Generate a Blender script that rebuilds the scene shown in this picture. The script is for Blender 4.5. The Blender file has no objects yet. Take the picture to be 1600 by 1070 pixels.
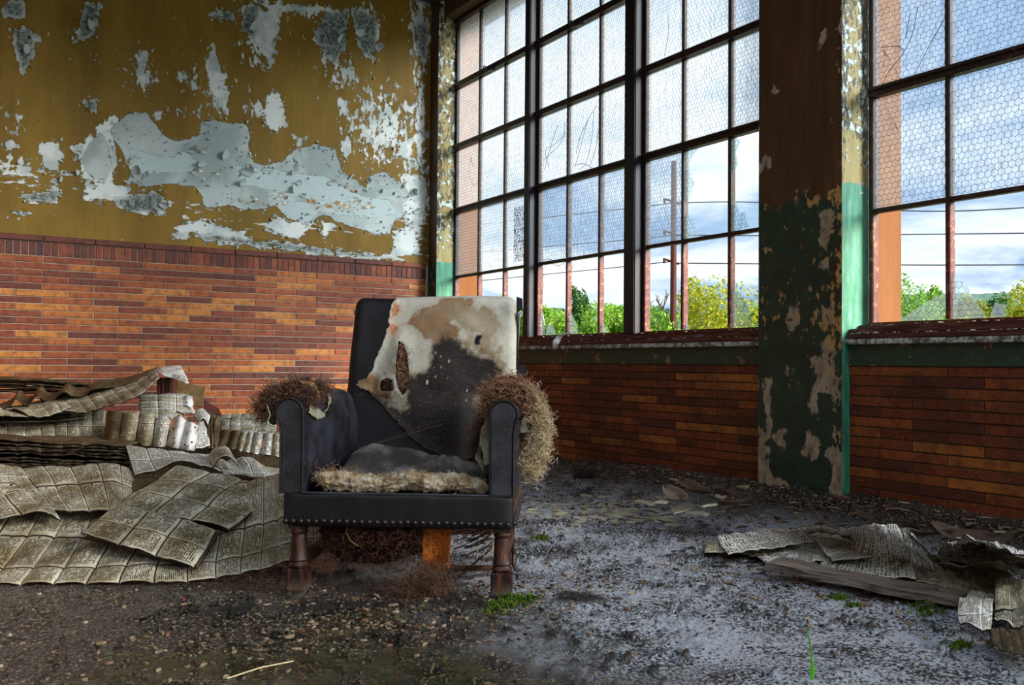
import bpy, bmesh, math, random
import numpy as np
from mathutils import Vector, Matrix
from mathutils.bvhtree import BVHTree
rnd = random.Random(7)
S = bpy.context.scene
COL = S.collection

# ---------------------------------------------------------------- camera
CAM = np.array([-3.3886377, -6.5689405, 0.71])
RV = np.array([0.845797, -0.533438, 0.008452]); UV = np.array([-0.019512, -0.015097, 0.999696]); FV = np.array([0.533148, 0.845704, 0.023177])
FOC = 1428.16
cd = bpy.data.cameras.new('camera'); cam = bpy.data.objects.new('camera', cd); COL.objects.link(cam)
cam.matrix_world = Matrix(((RV[0], UV[0], -FV[0], CAM[0]), (RV[1], UV[1], -FV[1], CAM[1]), (RV[2], UV[2], -FV[2], CAM[2]), (0, 0, 0, 1)))
cd.sensor_width = 36.0; cd.lens = FOC / 1600 * 36.0; cd.clip_end = 3000; cd.clip_start = .05
S.camera = cam

# ---------------------------------------------------------------- node helper
class G:
    def __init__(s, nt): s.nt = nt
    def n(s, typ, **kw):
        nd = s.nt.nodes.new(typ)
        for k, v in kw.items():
            if k.startswith('_'): setattr(nd, k[1:], v)
            else:
                key = k.replace('__', ' ')
                sock = nd.inputs[int(key[1:])] if key[0] == 'i' and key[1:].isdigit() else nd.inputs[key]
                s.put(sock, v)
        return nd
    def put(s, sock, v):
        if isinstance(v, bpy.types.NodeSocket): s.nt.links.new(v, sock)
        elif isinstance(v, (tuple, list)) and len(v) == 3 and sock.type == 'RGBA': sock.default_value = (*v, 1)
        else: sock.default_value = v
    def coord(s, w='Object'): return s.n('ShaderNodeTexCoord').outputs[w]
    def noise(s, vec, scale, detail=4, rough=.55, dist=0, out='Fac'):
        return s.n('ShaderNodeTexNoise', Vector=vec, Scale=scale, Detail=detail, Roughness=rough, Distortion=dist).outputs[out]
    def voro(s, vec, scale, out='Distance', feature='F1', rnd_=1.0):
        return s.n('ShaderNodeTexVoronoi', _feature=feature, Vector=vec, Scale=scale, Randomness=rnd_).outputs[out]
    def m(s, op, a, b=0.0, c=None, clamp=False):
        nd = s.nt.nodes.new('ShaderNodeMath'); nd.operation = op; nd.use_clamp = clamp
        s.put(nd.inputs[0], a); s.put(nd.inputs[1], b)
        if c is not None: s.put(nd.inputs[2], c)
        return nd.outputs[0]
    def step(s, v, lo, hi):
        nd = s.n('ShaderNodeMapRange', _interpolation_type='SMOOTHSTEP', i0=v, i1=lo, i2=hi, i3=0.0, i4=1.0)
        return nd.outputs[0]
    def mix(s, fac, a, b, mode='MIX'):
        nd = s.nt.nodes.new('ShaderNodeMix'); nd.data_type = 'RGBA'; nd.blend_type = mode
        s.put(nd.inputs[0], fac); s.put(nd.inputs[6], a); s.put(nd.inputs[7], b)
        return nd.outputs[2]
    def ramp(s, fac, stops, interp='LINEAR'):
        nd = s.nt.nodes.new('ShaderNodeValToRGB'); cr = nd.color_ramp; cr.interpolation = interp
        while len(cr.elements) < len(stops): cr.elements.new(.5)
        for e, (p, c) in zip(cr.elements, stops): e.position = p; e.color = (*c, 1)
        s.put(nd.inputs[0], fac)
        return nd.outputs[0]
    def attr(s, name, out='Fac'): return s.n('ShaderNodeAttribute', _attribute_name=name).outputs[out]
    def mapv(s, vec, scale=(1, 1, 1), loc=(0, 0, 0), rot=(0, 0, 0)):
        return s.n('ShaderNodeMapping', Vector=vec, Scale=scale, Location=loc, Rotation=rot).outputs[0]
    def sep(s, vec): return s.n('ShaderNodeSeparateXYZ', Vector=vec).outputs
    def comb(s, x, y, z): return s.n('ShaderNodeCombineXYZ', X=x, Y=y, Z=z).outputs[0]
    def bump(s, h, strength=.5, dist=.01, normal=None):
        nd = s.n('ShaderNodeBump', Height=h, Strength=strength, Distance=dist)
        if normal is not None: s.nt.links.new(normal, nd.inputs['Normal'])
        return nd.outputs[0]
def c_(r, g, b):
    f = lambda v: (v / 255 / 12.92) if v / 255 <= .04045 else ((v / 255 + .055) / 1.055) ** 2.4
    return (f(r), f(g), f(b))
def mat(name, fn):
    m = bpy.data.materials.new(name); m.use_nodes = True; nt = m.node_tree; nt.nodes.clear(); g = G(nt)
    out = nt.nodes.new('ShaderNodeOutputMaterial')
    sh = fn(g)
    nt.links.new(sh, out.inputs[0]); return m
def bsdf(g, color, rough=.6, spec=.5, normal=None, metal=0.0, **kw):
    nd = g.n('ShaderNodeBsdfPrincipled')
    g.put(nd.inputs['Base Color'], color); g.put(nd.inputs['Roughness'], rough); g.put(nd.inputs['Specular IOR Level'], spec); g.put(nd.inputs['Metallic'], metal)
    if normal is not None: g.nt.links.new(normal, nd.inputs['Normal'])
    for k, v in kw.items(): g.put(nd.inputs[k.replace('__', ' ')], v)
    return nd.outputs[0]

# ---------------------------------------------------------------- world: broken overcast sky
W = bpy.data.worlds.new('sky'); S.world = W; W.use_nodes = True; nt = W.node_tree; nt.nodes.clear(); g = G(nt)
SKY_STRENGTH = 1.06
d = g.coord('Generated'); dx, dy, dz = g.sep(d)
zz = g.m('ADD', g.m('MAXIMUM', dz, 0.0), .16)
pv = g.comb(g.m('DIVIDE', dx, zz), g.m('DIVIDE', dy, zz), 0.0)
n1 = g.noise(g.mapv(pv, loc=(3.1, 1.7, 0)), 1.35, 8, .58, .35)
n2 = g.noise(g.mapv(pv, loc=(9.4, 5.2, 2)), .62, 5, .5)
cloud = g.ramp(n1, [(.30, c_(108, 144, 184)), (.42, c_(158, 186, 214)), (.50, c_(206, 220, 234)), (.60, c_(236, 242, 248)), (.72, c_(254, 255, 255))])
blue = g.ramp(g.m('MAXIMUM', dz, 0.0), [(0.0, c_(205, 222, 236)), (.12, c_(160, 190, 218)), (.6, c_(112, 150, 196))])
col = g.mix(g.m('MULTIPLY', g.step(n2, .58, .72), .7), cloud, blue)
col = g.mix(g.step(dz, .05, -.02), col, c_(226, 234, 240))
bg = g.n('ShaderNodeBackground', Color=col, Strength=SKY_STRENGTH)
o = nt.nodes.new('ShaderNodeOutputWorld'); nt.links.new(bg.outputs[0], o.inputs[0])
S.view_settings.view_transform = 'Standard'; S.view_settings.look = 'None'; S.view_settings.gamma = 1.0
S.view_settings.use_curve_mapping = False
S.view_settings.exposure = 0.4
# a soft sun behind thin cloud, high over the window side
sd = bpy.data.lights.new('sun', 'SUN'); so = bpy.data.objects.new('sun', sd); COL.objects.link(so)
sd.energy = 9.5; sd.angle = math.radians(28); sd.color = (1.0, .96, .88)
so.rotation_euler = Vector((-.50, .74, -.36)).to_track_quat('-Z', 'Y').to_euler()
S.cycles.max_bounces = 8; S.cycles.diffuse_bounces = 5; S.cycles.transparent_max_bounces = 16; S.cycles.sample_clamp_indirect = 6
S.cycles.use_denoising = True

# ---------------------------------------------------------------- object helpers
def PX(x, y, D):                       # a point in the room, D metres in front of the lens plane
    return CAM + (FV + (x - 800) / FOC * RV - (y - 535) / FOC * UV) * D
def ray(x, y): return FV + (x - 800) / FOC * RV - (y - 535) / FOC * UV
def on_wall(x, y):                     # left wall plane Y = 0
    d = ray(x, y); return CAM + d * (-CAM[1] / d[1])
def on_pier(x, y, X):
    d = ray(x, y); return CAM + d * ((X - CAM[0]) / d[0])
def link(o, parent=None):
    COL.objects.link(o)
    if parent is not None: o.parent = parent
    return o
def mesh_(name, V, F, m=None, smooth=False, uv=None, cols=None):
    me = bpy.data.meshes.new(name)
    V = np.asarray(V, dtype=np.float32); 
    if isinstance(F, np.ndarray):
        k = F.shape[1]; me.vertices.add(len(V)); me.vertices.foreach_set('co', V.ravel())
        me.loops.add(F.size); me.loops.foreach_set('vertex_index', F.astype(np.int32).ravel())
        me.polygons.add(len(F)); me.polygons.foreach_set('loop_start', np.arange(0, F.size, k, dtype=np.int32))
        me.update(calc_edges=True)
    else: me.from_pydata([tuple(map(float, v)) for v in V], [], F); me.update()
    if smooth:
        me.polygons.foreach_set('use_smooth', np.ones(len(me.polygons), dtype=bool))
        if not isinstance(F, np.ndarray): me.set_sharp_from_angle(angle=.75)
    if uv is not None:
        l = me.uv_layers.new(name='UVMap'); vi = np.zeros(len(me.loops), dtype=np.int32); me.loops.foreach_get('vertex_index', vi)
        l.data.foreach_set('uv', np.asarray(uv, dtype=np.float32)[vi].ravel())
    if cols is not None:
        for nm, arr in cols.items():
            arr = np.asarray(arr, dtype=np.float32)
            if arr.ndim == 1: a = me.attributes.new(nm, 'FLOAT', 'POINT'); a.data.foreach_set('value', arr)
            else:
                a = me.attributes.new(nm, 'FLOAT_COLOR', 'POINT'); a.data.foreach_set('color', np.c_[arr, np.ones(len(arr))].astype(np.float32).ravel())
    if m: me.materials.append(m)
    return me
def obj(name, V, F, m=None, parent=None, smooth=False, uv=None, cols=None, **props):
    o = bpy.data.objects.new(name, mesh_(name, V, F, m, smooth, uv, cols)); link(o, parent)
    for k, v in props.items(): o[k] = v
    return o
def inst(name, me, parent=None, loc=(0, 0, 0), rot=None, scale=None, **props):
    o = bpy.data.objects.new(name, me); link(o, parent); o.location = loc
    if rot is not None: o.rotation_euler = rot
    if scale is not None: o.scale = scale
    for k, v in props.items(): o[k] = v
    return o
def empty(name, loc=(0, 0, 0), rotz=0, **props):
    o = bpy.data.objects.new(name, None); COL.objects.link(o); o.location = loc; o.rotation_euler = (0, 0, rotz); o.empty_display_size = .05
    for k, v in props.items(): o[k] = v
    return o
class MB:                               # collects simple solids into one mesh
    def __init__(s): s.V = []; s.F = []
    def add(s, V, F):
        b = len(s.V); s.V += [tuple(map(float, v)) for v in V]; s.F += [tuple(i + b for i in f) for f in F]; return s
    def box(s, x0, x1, y0, y1, z0, z1, bev=0.0, R=None):
        if bev <= 0:
            V = [(x, y, z) for x in (x0, x1) for y in (y0, y1) for z in (z0, z1)]
            F = [(0, 1, 3, 2), (4, 6, 7, 5), (0, 4, 5, 1), (2, 3, 7, 6), (0, 2, 6, 4), (1, 5, 7, 3)]
        else:
            bm = bmesh.new(); bmesh.ops.create_cube(bm, size=1)
            for v in bm.verts: v.co = Vector((x0 + (v.co.x + .5) * (x1 - x0), y0 + (v.co.y + .5) * (y1 - y0), z0 + (v.co.z + .5) * (z1 - z0)))
            bmesh.ops.bevel(bm, geom=bm.edges[:], offset=bev, segments=2, affect='EDGES')
            V = [v.co.copy() for v in bm.verts]; F = [[v.index for v in f.verts] for f in bm.faces]; bm.free()
        if R is not None: V = [R @ Vector(v) for v in V]
        return s.add(V, F)
    def tube(s, pts, rad, k=6, cap=True):
        pts = [np.array(p, float) for p in pts]; n = len(pts); V = []; F = []
        rad = [rad] * n if not hasattr(rad, '__len__') else rad
        up = None
        for i, p in enumerate(pts):
            t = pts[min(i + 1, n - 1)] - pts[max(i - 1, 0)]; t /= (np.linalg.norm(t) + 1e-12)
            if up is None: up = np.array([0, 0, 1.0]) if abs(t[2]) < .9 else np.array([1.0, 0, 0])
            a = np.cross(t, up); a /= np.linalg.norm(a) + 1e-12; b = np.cross(a, t); up = b
            for j in range(k):
                w = 2 * math.pi * j / k; V.append(p + rad[i] * (math.cos(w) * a + math.sin(w) * b))
        for i in range(n - 1):
            for j in range(k):
                F.append((i * k + j, i * k + (j + 1) % k, (i + 1) * k + (j + 1) % k, (i + 1) * k + j))
        if cap: F.append(tuple(range(k))[::-1]); F.append(tuple((n - 1) * k + j for j in range(k)))
        return s.add(V, F)
    def lathe(s, prof, c=(0, 0, 0), k=20, ax='z'):
        V = []; F = []
        for r, z in prof:
            for j in range(k):
                w = 2 * math.pi * j / k
                p = (r * math.cos(w), r * math.sin(w), z)
                if ax == 'y': p = (p[0], p[2], p[1])
                if ax == 'x': p = (p[2], p[0], p[1])
                V.append((c[0] + p[0], c[1] + p[1], c[2] + p[2]))
        for i in range(len(prof) - 1):
            for j in range(k): F.append((i * k + j, i * k + (j + 1) % k, (i + 1) * k + (j + 1) % k, (i + 1) * k + j))
        F.append(tuple(range(k))[::-1]); F.append(tuple((len(prof) - 1) * k + j for j in range(k)))
        return s.add(V, F)
    def prism(s, poly, y0, y1, bev=0.0):  # polygon in xz extruded along y
        bm = bmesh.new(); a = [bm.verts.new((x, y0, z)) for x, z in poly]; f = bm.faces.new(a)
        r = bmesh.ops.extrude_face_region(bm, geom=[f]); vs = [e for e in r['geom'] if isinstance(e, bmesh.types.BMVert)]
        for v in vs: v.co.y = y1
        bmesh.ops.recalc_face_normals(bm, faces=bm.faces[:])
        if bev: bmesh.ops.bevel(bm, geom=[e for e in bm.edges if abs(e.verts[0].co.y - e.verts[1].co.y) < 1e-6], offset=bev, segments=3, affect='EDGES')
        bm.verts.index_update()
        V = [v.co.copy() for v in bm.verts]; F = [[v.index for v in f.verts] for f in bm.faces]; bm.free(); return s.add(V, F)
    def build(s, name, m, parent=None, smooth=False, **props): return obj(name, np.array(s.V), s.F, m, parent, smooth, **props)

# lattice noise in numpy
def vnoise(P, seed=0):
    P = np.asarray(P, float); I = np.floor(P).astype(np.int64); f = P - I; f = f * f * (3 - 2 * f)
    def h(i):
        n = (i[..., 0] * 374761393 + i[..., 1] * 668265263 + (i[..., 2] if i.shape[-1] > 2 else 0) * 2147483647 + seed * 144665) & 0xffffffff
        n = ((n ^ (n >> 13)) * 1274126177) & 0xffffffff; n = n ^ (n >> 16); return (n & 0xffff) / 65535.0
    dim = P.shape[-1]; r = 0
    for c in range(2 ** dim):
        o = np.array([(c >> k) & 1 for k in range(dim)]); w = np.prod(np.where(o, f, 1 - f), axis=-1); r = r + w * h(I + o)
    return r
def fbm(P, sc, oc=4, seed=0, gain=.5):
    P = np.asarray(P, float) * sc; a = 1; t = 0; r = 0
    for i in range(oc): r = r + a * vnoise(P + 17.3 * i, seed + i); t += a; a *= gain; P = P * 2.03
    return r / t
def sdpoly(P, poly):                    # signed distance, positive inside
    P = np.asarray(P, float); poly = np.asarray(poly, float); n = len(poly); d = np.full(P.shape[:-1], 1e9); ins = np.zeros(P.shape[:-1], bool)
    for i in range(n):
        a, b = poly[i], poly[(i + 1) % n]; e = b - a; w = P - a
        t = np.clip((w @ e) / (e @ e + 1e-12), 0, 1); q = w - t[..., None] * e; d = np.minimum(d, (q ** 2).sum(-1))
        cnd = (a[1] > P[..., 1]) != (b[1] > P[..., 1])
        with np.errstate(divide='ignore', invalid='ignore'): xx = (b[0] - a[0]) * (P[..., 1] - a[1]) / (b[1] - a[1] + 1e-15) + a[0]
        ins ^= cnd & (P[..., 0] < xx)
    d = np.sqrt(d); return np.where(ins, d, -d)
def gridF(nu, nv):
    i, j = np.meshgrid(np.arange(nu - 1), np.arange(nv - 1), indexing='ij'); a = (i * nv + j).ravel()
    return np.stack([a, a + nv, a + nv + 1, a + 1], -1)
def catmull(A, n):                      # resample control points along axis 0
    A = np.asarray(A, float); m = len(A); t = np.linspace(0, m - 1, n); i = np.clip(t.astype(int), 0, m - 2); f = (t - i)
    f = f.reshape((-1,) + (1,) * (A.ndim - 1))
    p1 = A[i]; p2 = A[i + 1]; p0 = np.where((i > 0).reshape(f.shape), A[np.clip(i - 1, 0, m - 1)], 2 * p1 - p2); p3 = np.where((i < m - 2).reshape(f.shape), A[np.clip(i + 2, 0, m - 1)], 2 * p2 - p1)
    return .5 * (2 * p1 + (p2 - p0) * f + (2 * p0 - 5 * p1 + 4 * p2 - p3) * f ** 2 + (3 * p1 - p0 - 3 * p2 + p3) * f ** 3)
def fibre_mesh(L, rad):                  # L: (N,K,3) polylines -> thin three-sided strands
    L = np.asarray(L, float); N, K, _ = L.shape
    t = np.gradient(L, axis=1); t /= np.linalg.norm(t, axis=2, keepdims=True) + 1e-12
    ref = np.array([.3, .2, .93]); a = np.cross(t, ref); a /= np.linalg.norm(a, axis=2, keepdims=True) + 1e-9; b = np.cross(t, a)
    r = np.asarray(rad); r = r.reshape(-1, 1, 1) if r.ndim else r
    V = np.stack([L + r * (math.cos(w) * a + math.sin(w) * b) for w in (0, 2.094, 4.189)], 2).reshape(-1, 3)
    n, k, c = np.meshgrid(np.arange(N), np.arange(K - 1), np.arange(3), indexing='ij'); base = n * K * 3 + k * 3; c2 = (c + 1) % 3
    F = np.stack([base + c, base + c2, base + 3 + c2, base + 3 + c], -1).reshape(-1, 4)
    return V, F
def curls(starts, dirs, length, crad, turns, K=16, seed=1, droop=0.0):
    r = np.random.RandomState(seed); N = len(starts); s = np.linspace(0, 1, K)[None, :, None]
    dirs = dirs / (np.linalg.norm(dirs, axis=1, keepdims=True) + 1e-9); ln = (length * r.uniform(.5, 1.4, (N, 1, 1)))
    a = np.cross(dirs, r.normal(size=(N, 3))); a /= np.linalg.norm(a, axis=1, keepdims=True) + 1e-9; b = np.cross(dirs, a)
    ph = r.uniform(0, 6.28, (N, 1, 1)) + s * 6.28 * turns * r.uniform(.5, 1.3, (N, 1, 1)); cr = crad * r.uniform(.4, 1.5, (N, 1, 1))
    L = starts[:, None, :] + dirs[:, None, :] * ln * s + cr * (np.cos(ph) * a[:, None, :] + np.sin(ph) * b[:, None, :])
    L = L + np.cumsum(r.normal(size=(N, K, 3)) * crad * .25, axis=1)
    L[..., 2] -= droop * (s[..., 0] ** 2) * ln[..., 0]
    return L

# ---------------------------------------------------------------- materials
def rnd_piece(g):
    a = g.n('ShaderNodeObjectInfo').outputs['Random']; b = g.n('ShaderNodeNewGeometry').outputs['Random Per Island']
    return g.m('FRACT', g.m('ADD', a, g.m('MULTIPLY', b, 3.7)))
def brick_mat(stops, dark=.55, dirt=0.0):
    def fn(g):
        q = rnd_piece(g); p = g.coord('Object'); wp = g.n('ShaderNodeNewGeometry').outputs['Position']
        base = g.ramp(q, stops, 'CONSTANT')
        sp = g.noise(wp, 240, 3, .7); bl = g.noise(wp, 22, 4, .6)
        c = g.mix(g.step(sp, .54, .70), base, c_(50, 16, 10))
        c = g.mix(g.step(sp, .44, .30), c, c_(216, 136, 70))
        c = g.mix(g.m('MULTIPLY', g.step(bl, .42, .66), dark), c, c_(66, 26, 18))
        if dirt: c = g.mix(g.m('MULTIPLY', g.step(g.noise(wp, 3.1, 5, .6), .45, .62), dirt), c, c_(40, 22, 14))
        h = g.m('ADD', g.m('MULTIPLY', sp, .6), bl)
        return bsdf(g, c, g.m('ADD', .38, g.m('MULTIPLY', bl, .3)), .4, g.bump(h, .45, .004))
    return fn
BR = [(0, c_(162, 78, 30)), (.16, c_(142, 62, 26)), (.30, c_(192, 108, 40)), (.44, c_(116, 46, 24)), (.55, c_(174, 88, 32)), (.66, c_(212, 132, 52)), (.76, c_(104, 38, 26)), (.84, c_(150, 62, 28)), (.92, c_(176, 84, 34)), (.97, c_(88, 32, 32))]
M = {}
M['brick'] = mat('glazed red brown brick', brick_mat(BR))
BR2 = [(0, c_(116, 48, 22)), (.2, c_(92, 34, 18)), (.38, c_(138, 68, 26)), (.52, c_(80, 28, 20)), (.66, c_(122, 54, 24)), (.80, c_(168, 98, 36)), (.89, c_(82, 30, 26))]  # darker copy of the brick tones, this wall's shade painted in
M['brick2'] = mat('shaded red brick', brick_mat(BR2, .5, .45))
BRS = [(0, c_(112, 40, 26)), (.2, c_(92, 34, 28)), (.35, c_(138, 58, 30)), (.5, c_(84, 30, 30)), (.62, c_(156, 74, 36)), (.74, c_(106, 38, 24)), (.86, c_(72, 32, 44)), (.93, c_(124, 50, 28))]
M['soldier'] = mat('dark soldier brick', brick_mat(BRS))
BRC = [(0, c_(118, 42, 26)), (.3, c_(96, 32, 24)), (.6, c_(132, 52, 32)), (.8, c_(84, 30, 34))]
M['cap'] = mat('dark cap brick', brick_mat(BRC))
def mortar(g):
    p = g.coord('Object'); n = g.noise(p, 60, 4); z = g.sep(p)[2]
    c = g.mix(n, c_(150, 134, 108), c_(214, 206, 188))
    return bsdf(g, c, .9, .2, g.bump(n, .4, .004))
M['mortar'] = mat('grey mortar', mortar)
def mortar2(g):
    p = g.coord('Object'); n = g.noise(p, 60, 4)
    return bsdf(g, g.mix(n, c_(56, 40, 28), c_(104, 84, 62)), .9, .2, g.bump(n, .4, .004))  # darker mortar tone for the window wall
M['mortar2'] = mat('dark mortar', mortar2)

def plaster(g):
    p = g.coord('Object'); ps = g.mapv(p, scale=(1, 1, .55)); ph = g.mapv(p, scale=(.55, 1, 1.6)); z = g.sep(p)[2]
    grey = g.attr('grey'); white = g.attr('white'); dens = g.attr('dens'); hz = g.attr('streak')
    nb = g.noise(p, 7, 8, .62); nf = g.noise(p, 30, 8, .68); nv = g.noise(ps, 24, 9, .72); nh = g.noise(ph, 20, 9, .7)
    nn = g.m('ADD', g.m('MULTIPLY', g.m('SUBTRACT', 1.0, hz), nv), g.m('MULTIPLY', hz, nh))
    gm = g.step(g.m('ADD', grey, g.m('ADD', g.m('MULTIPLY', g.m('SUBTRACT', nb, .5), .06), g.m('MULTIPLY', g.m('SUBTRACT', nf, .5), .05))), -.002, .002)
    wm = g.step(g.m('ADD', white, g.m('ADD', g.m('MULTIPLY', g.m('SUBTRACT', nb, .5), .12), g.m('MULTIPLY', g.m('SUBTRACT', nn, .5), .16))), -.004, .002)
    chips = g.step(g.m('ADD', nn, g.m('ADD', g.m('MULTIPLY', dens, .40), g.m('MULTIPLY', g.m('SUBTRACT', nb, .5), .30))), .655, .665)
    wm = g.m('MAXIMUM', wm, chips)
    # remnants left inside the grey patch
    rem = g.step(g.m('ADD', nh, g.m('MULTIPLY', g.attr('rem'), .15)), .66, .67)
    och = g.ramp(g.noise(g.mapv(p, scale=(1, 1, .3)), 3.0, 6, .6), [(.3, c_(112, 88, 16)), (.5, c_(134, 104, 24)), (.7, c_(154, 122, 38))])
    och = g.mix(g.m('MULTIPLY', g.step(g.noise(g.mapv(p, scale=(6, 1, .35)), 7, 6, .65), .48, .72), .4), och, c_(112, 76, 18))
    wcol = g.mix(g.step(g.noise(p, 5, 5, .6), .42, .60), c_(232, 240, 238), c_(188, 202, 202))
    rough_scab = g.attr('scab')
    wcol = g.mix(rough_scab, wcol, g.mix(g.step(g.noise(p, 44, 7, .8), .45, .56), c_(92, 104, 100), c_(182, 196, 190)))
    gcol = g.mix(g.step(g.noise(p, 2.6, 4, .5), .40, .58), c_(160, 176, 176), c_(198, 212, 212))
    gcol = g.mix(g.m('MULTIPLY', g.step(g.noise(p, 38, 8, .75), .60, .72), .7), gcol, c_(122, 128, 126))
    lay2 = g.step(g.m('ADD', g.attr('lay'), g.m('ADD', g.m('MULTIPLY', g.m('SUBTRACT', nb, .5), .07), g.m('MULTIPLY', g.m('SUBTRACT', nf, .5), .04))), -.002, .002)
    gcol = g.mix(lay2, gcol, c_(192, 212, 214))
    c = g.mix(wm, och, wcol)
    c = g.mix(gm, c, gcol)
    c = g.mix(rem, c, g.mix(g.step(nf, .45, .55), c_(176, 134, 48), c_(236, 240, 236)))
    edge = g.m('MULTIPLY', g.m('MULTIPLY', nn, 0), 0)
    h = g.m('SUBTRACT', g.m('MULTIPLY', g.m('SUBTRACT', 1.0, g.m('MAXIMUM', wm, gm)), 1.0), g.m('MULTIPLY', gm, .7))
    h = g.m('ADD', h, g.m('MULTIPLY', lay2, g.m('MULTIPLY', gm, .4)))
    h = g.m('ADD', h, g.m('MULTIPLY', rem, 1.2))
    h = g.m('ADD', h, g.m('MULTIPLY', rough_scab, g.m('MULTIPLY', g.noise(p, 44, 7, .8), 3.0)))
    h = g.m('ADD', h, g.m('MULTIPLY', nf, .35))
    return bsdf(g, c, .62, .35, g.bump(h, 1.0, .006))
M['plaster'] = mat('peeling ochre plaster', plaster)

def pier(g):                            # painted concrete pier: tan above the line, green below, flaking to bare concrete
    p = g.coord('Object'); z = g.sep(p)[2]
    nb = g.noise(p, 9, 8, .6); nf = g.noise(g.mapv(p, scale=(1, 1, .6)), 26, 8, .7)
    line = g.attr('line')
    upper = g.step(g.m('ADD', line, g.m('MULTIPLY', g.m('SUBTRACT', nb, .5), .14)), -.003, .003)
    peel = g.attr('peel')
    pm = g.step(g.m('ADD', peel, g.m('ADD', g.m('MULTIPLY', g.m('SUBTRACT', nb, .5), .10), g.m('MULTIPLY', g.m('SUBTRACT', nf, .5), .12))), -.002, .004)
    tan = g.ramp(g.noise(g.mapv(p, scale=(5, 5, .4)), 4, 6, .6), [(.3, c_(62, 40, 24)), (.55, c_(80, 54, 34)), (.75, c_(98, 70, 46))])
    green = g.ramp(g.noise(p, 12, 5, .6), [(.3, c_(20, 40, 30)), (.6, c_(30, 58, 43)), (.8, c_(44, 74, 56))])
    conc = g.ramp(nf, [(.3, c_(84, 70, 54)), (.5, c_(150, 132, 108)), (.7, c_(190, 170, 142))])
    base = g.mix(upper, green, tan)
    fl = g.step(g.m('ADD', nf, g.m('MULTIPLY', g.attr('dens'), .25)), .72, .735)
    c = g.mix(pm, base, conc)
    c = g.mix(fl, c, g.mix(g.step(nb, .5, .56), c_(178, 140, 84), c_(60, 38, 28)))
    h = g.m('ADD', g.m('SUBTRACT', 1.0, g.m('MAXIMUM', pm, fl)), g.m('MULTIPLY', nf, .6))
    return bsdf(g, c, g.m('ADD', .42, g.m('MULTIPLY', pm, .4)), .4, g.bump(h, 1.0, .006))
M['pier'] = mat('flaking painted pier', pier)
def reveal(g):                          # window reveal: thick cream yellow paint over green
    p = g.coord('Object'); z = g.sep(p)[2]
    nb = g.noise(p, 10, 8, .6); nf = g.noise(g.mapv(p, scale=(1, 1, .5)), 34, 9, .72)
    line = g.attr('line'); upper = g.step(g.m('ADD', line, g.m('MULTIPLY', g.m('SUBTRACT', nb, .5), g.attr('wob'))), -.003, .003)
    cream = g.ramp(g.noise(g.mapv(p, scale=(6, 6, .5)), 5, 6, .6), [(.3, c_(118, 102, 46)), (.55, c_(148, 130, 70)), (.75, c_(170, 156, 100))])
    green = g.ramp(g.noise(g.mapv(p, scale=(4, 4, .6)), 12, 6, .6), [(.3, c_(36, 100, 74)), (.55, c_(64, 136, 104)), (.8, c_(120, 180, 150))])
    dens = g.attr('dens')
    dk = g.step(g.m('ADD', nf, g.m('MULTIPLY', dens, .28)), .72, .735); wh = g.step(g.m('SUBTRACT', g.m('ADD', g.noise(p, 24, 8, .7), g.m('MULTIPLY', dens, .2)), 0.0), .66, .68)
    c = g.mix(upper, green, cream); c = g.mix(wh, c, g.mix(upper, c_(206, 214, 190), c_(196, 214, 204))); c = g.mix(dk, c, g.mix(upper, c_(206, 196, 160), c_(70, 62, 44)))
    h = g.m('ADD', g.m('MULTIPLY', wh, .8), g.m('SUBTRACT', g.m('MULTIPLY', nf, .8), dk))
    return bsdf(g, c, .5, .4, g.bump(h, 1.0, .006))
M['reveal'] = mat('thick flaking cream and green paint', reveal)
def orange(g):
    p = g.coord('Object'); n = g.noise(p, 60, 6, .7); m_ = g.noise(g.mapv(p, scale=(3, 3, .6)), 3, 4)
    return bsdf(g, g.mix(m_, c_(104, 62, 34), c_(146, 96, 56)), .85, .2, g.bump(n, .8, .006))
M['orange'] = mat('orange exterior render', orange)
def band(g):
    p = g.coord('Object'); nb = g.noise(p, 9, 8, .62); nf = g.noise(p, 60, 5, .6)
    c = g.ramp(nf, [(.3, c_(34, 50, 36)), (.6, c_(48, 70, 50)), (.8, c_(60, 84, 62))])
    c = g.mix(g.step(nb, .60, .615), c, g.mix(g.step(nf, .5, .6), c_(116, 72, 54), c_(168, 140, 124)))
    return bsdf(g, c, .5, .4, g.bump(g.m('ADD', g.m('SUBTRACT', 1, g.step(nb, .60, .615)), nf), .8, .004))
M['band'] = mat('dark green painted band', band)
def ledge(g):
    p = g.coord('Object'); nf = g.noise(p, 30, 6, .7)
    return bsdf(g, g.mix(g.step(nf, .42, .6), c_(96, 84, 70), c_(196, 202, 196)), .6, .3, g.bump(nf, .8, .006))
M['ledge'] = mat('chalky pale ledge', ledge)
def sillw(g):
    p = g.coord('Object'); n = g.noise(g.mapv(p, scale=(6, .5, 6)), 12, 8, .7)
    c = g.ramp(n, [(.3, c_(36, 16, 14)), (.5, c_(84, 40, 34)), (.6, c_(112, 66, 56)), (.68, c_(176, 166, 160)), (.8, c_(196, 190, 186))])
    return bsdf(g, c, .5, .4, g.bump(n, .8, .006))
M['sill'] = mat('weathered red brown sill', sillw)
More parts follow.
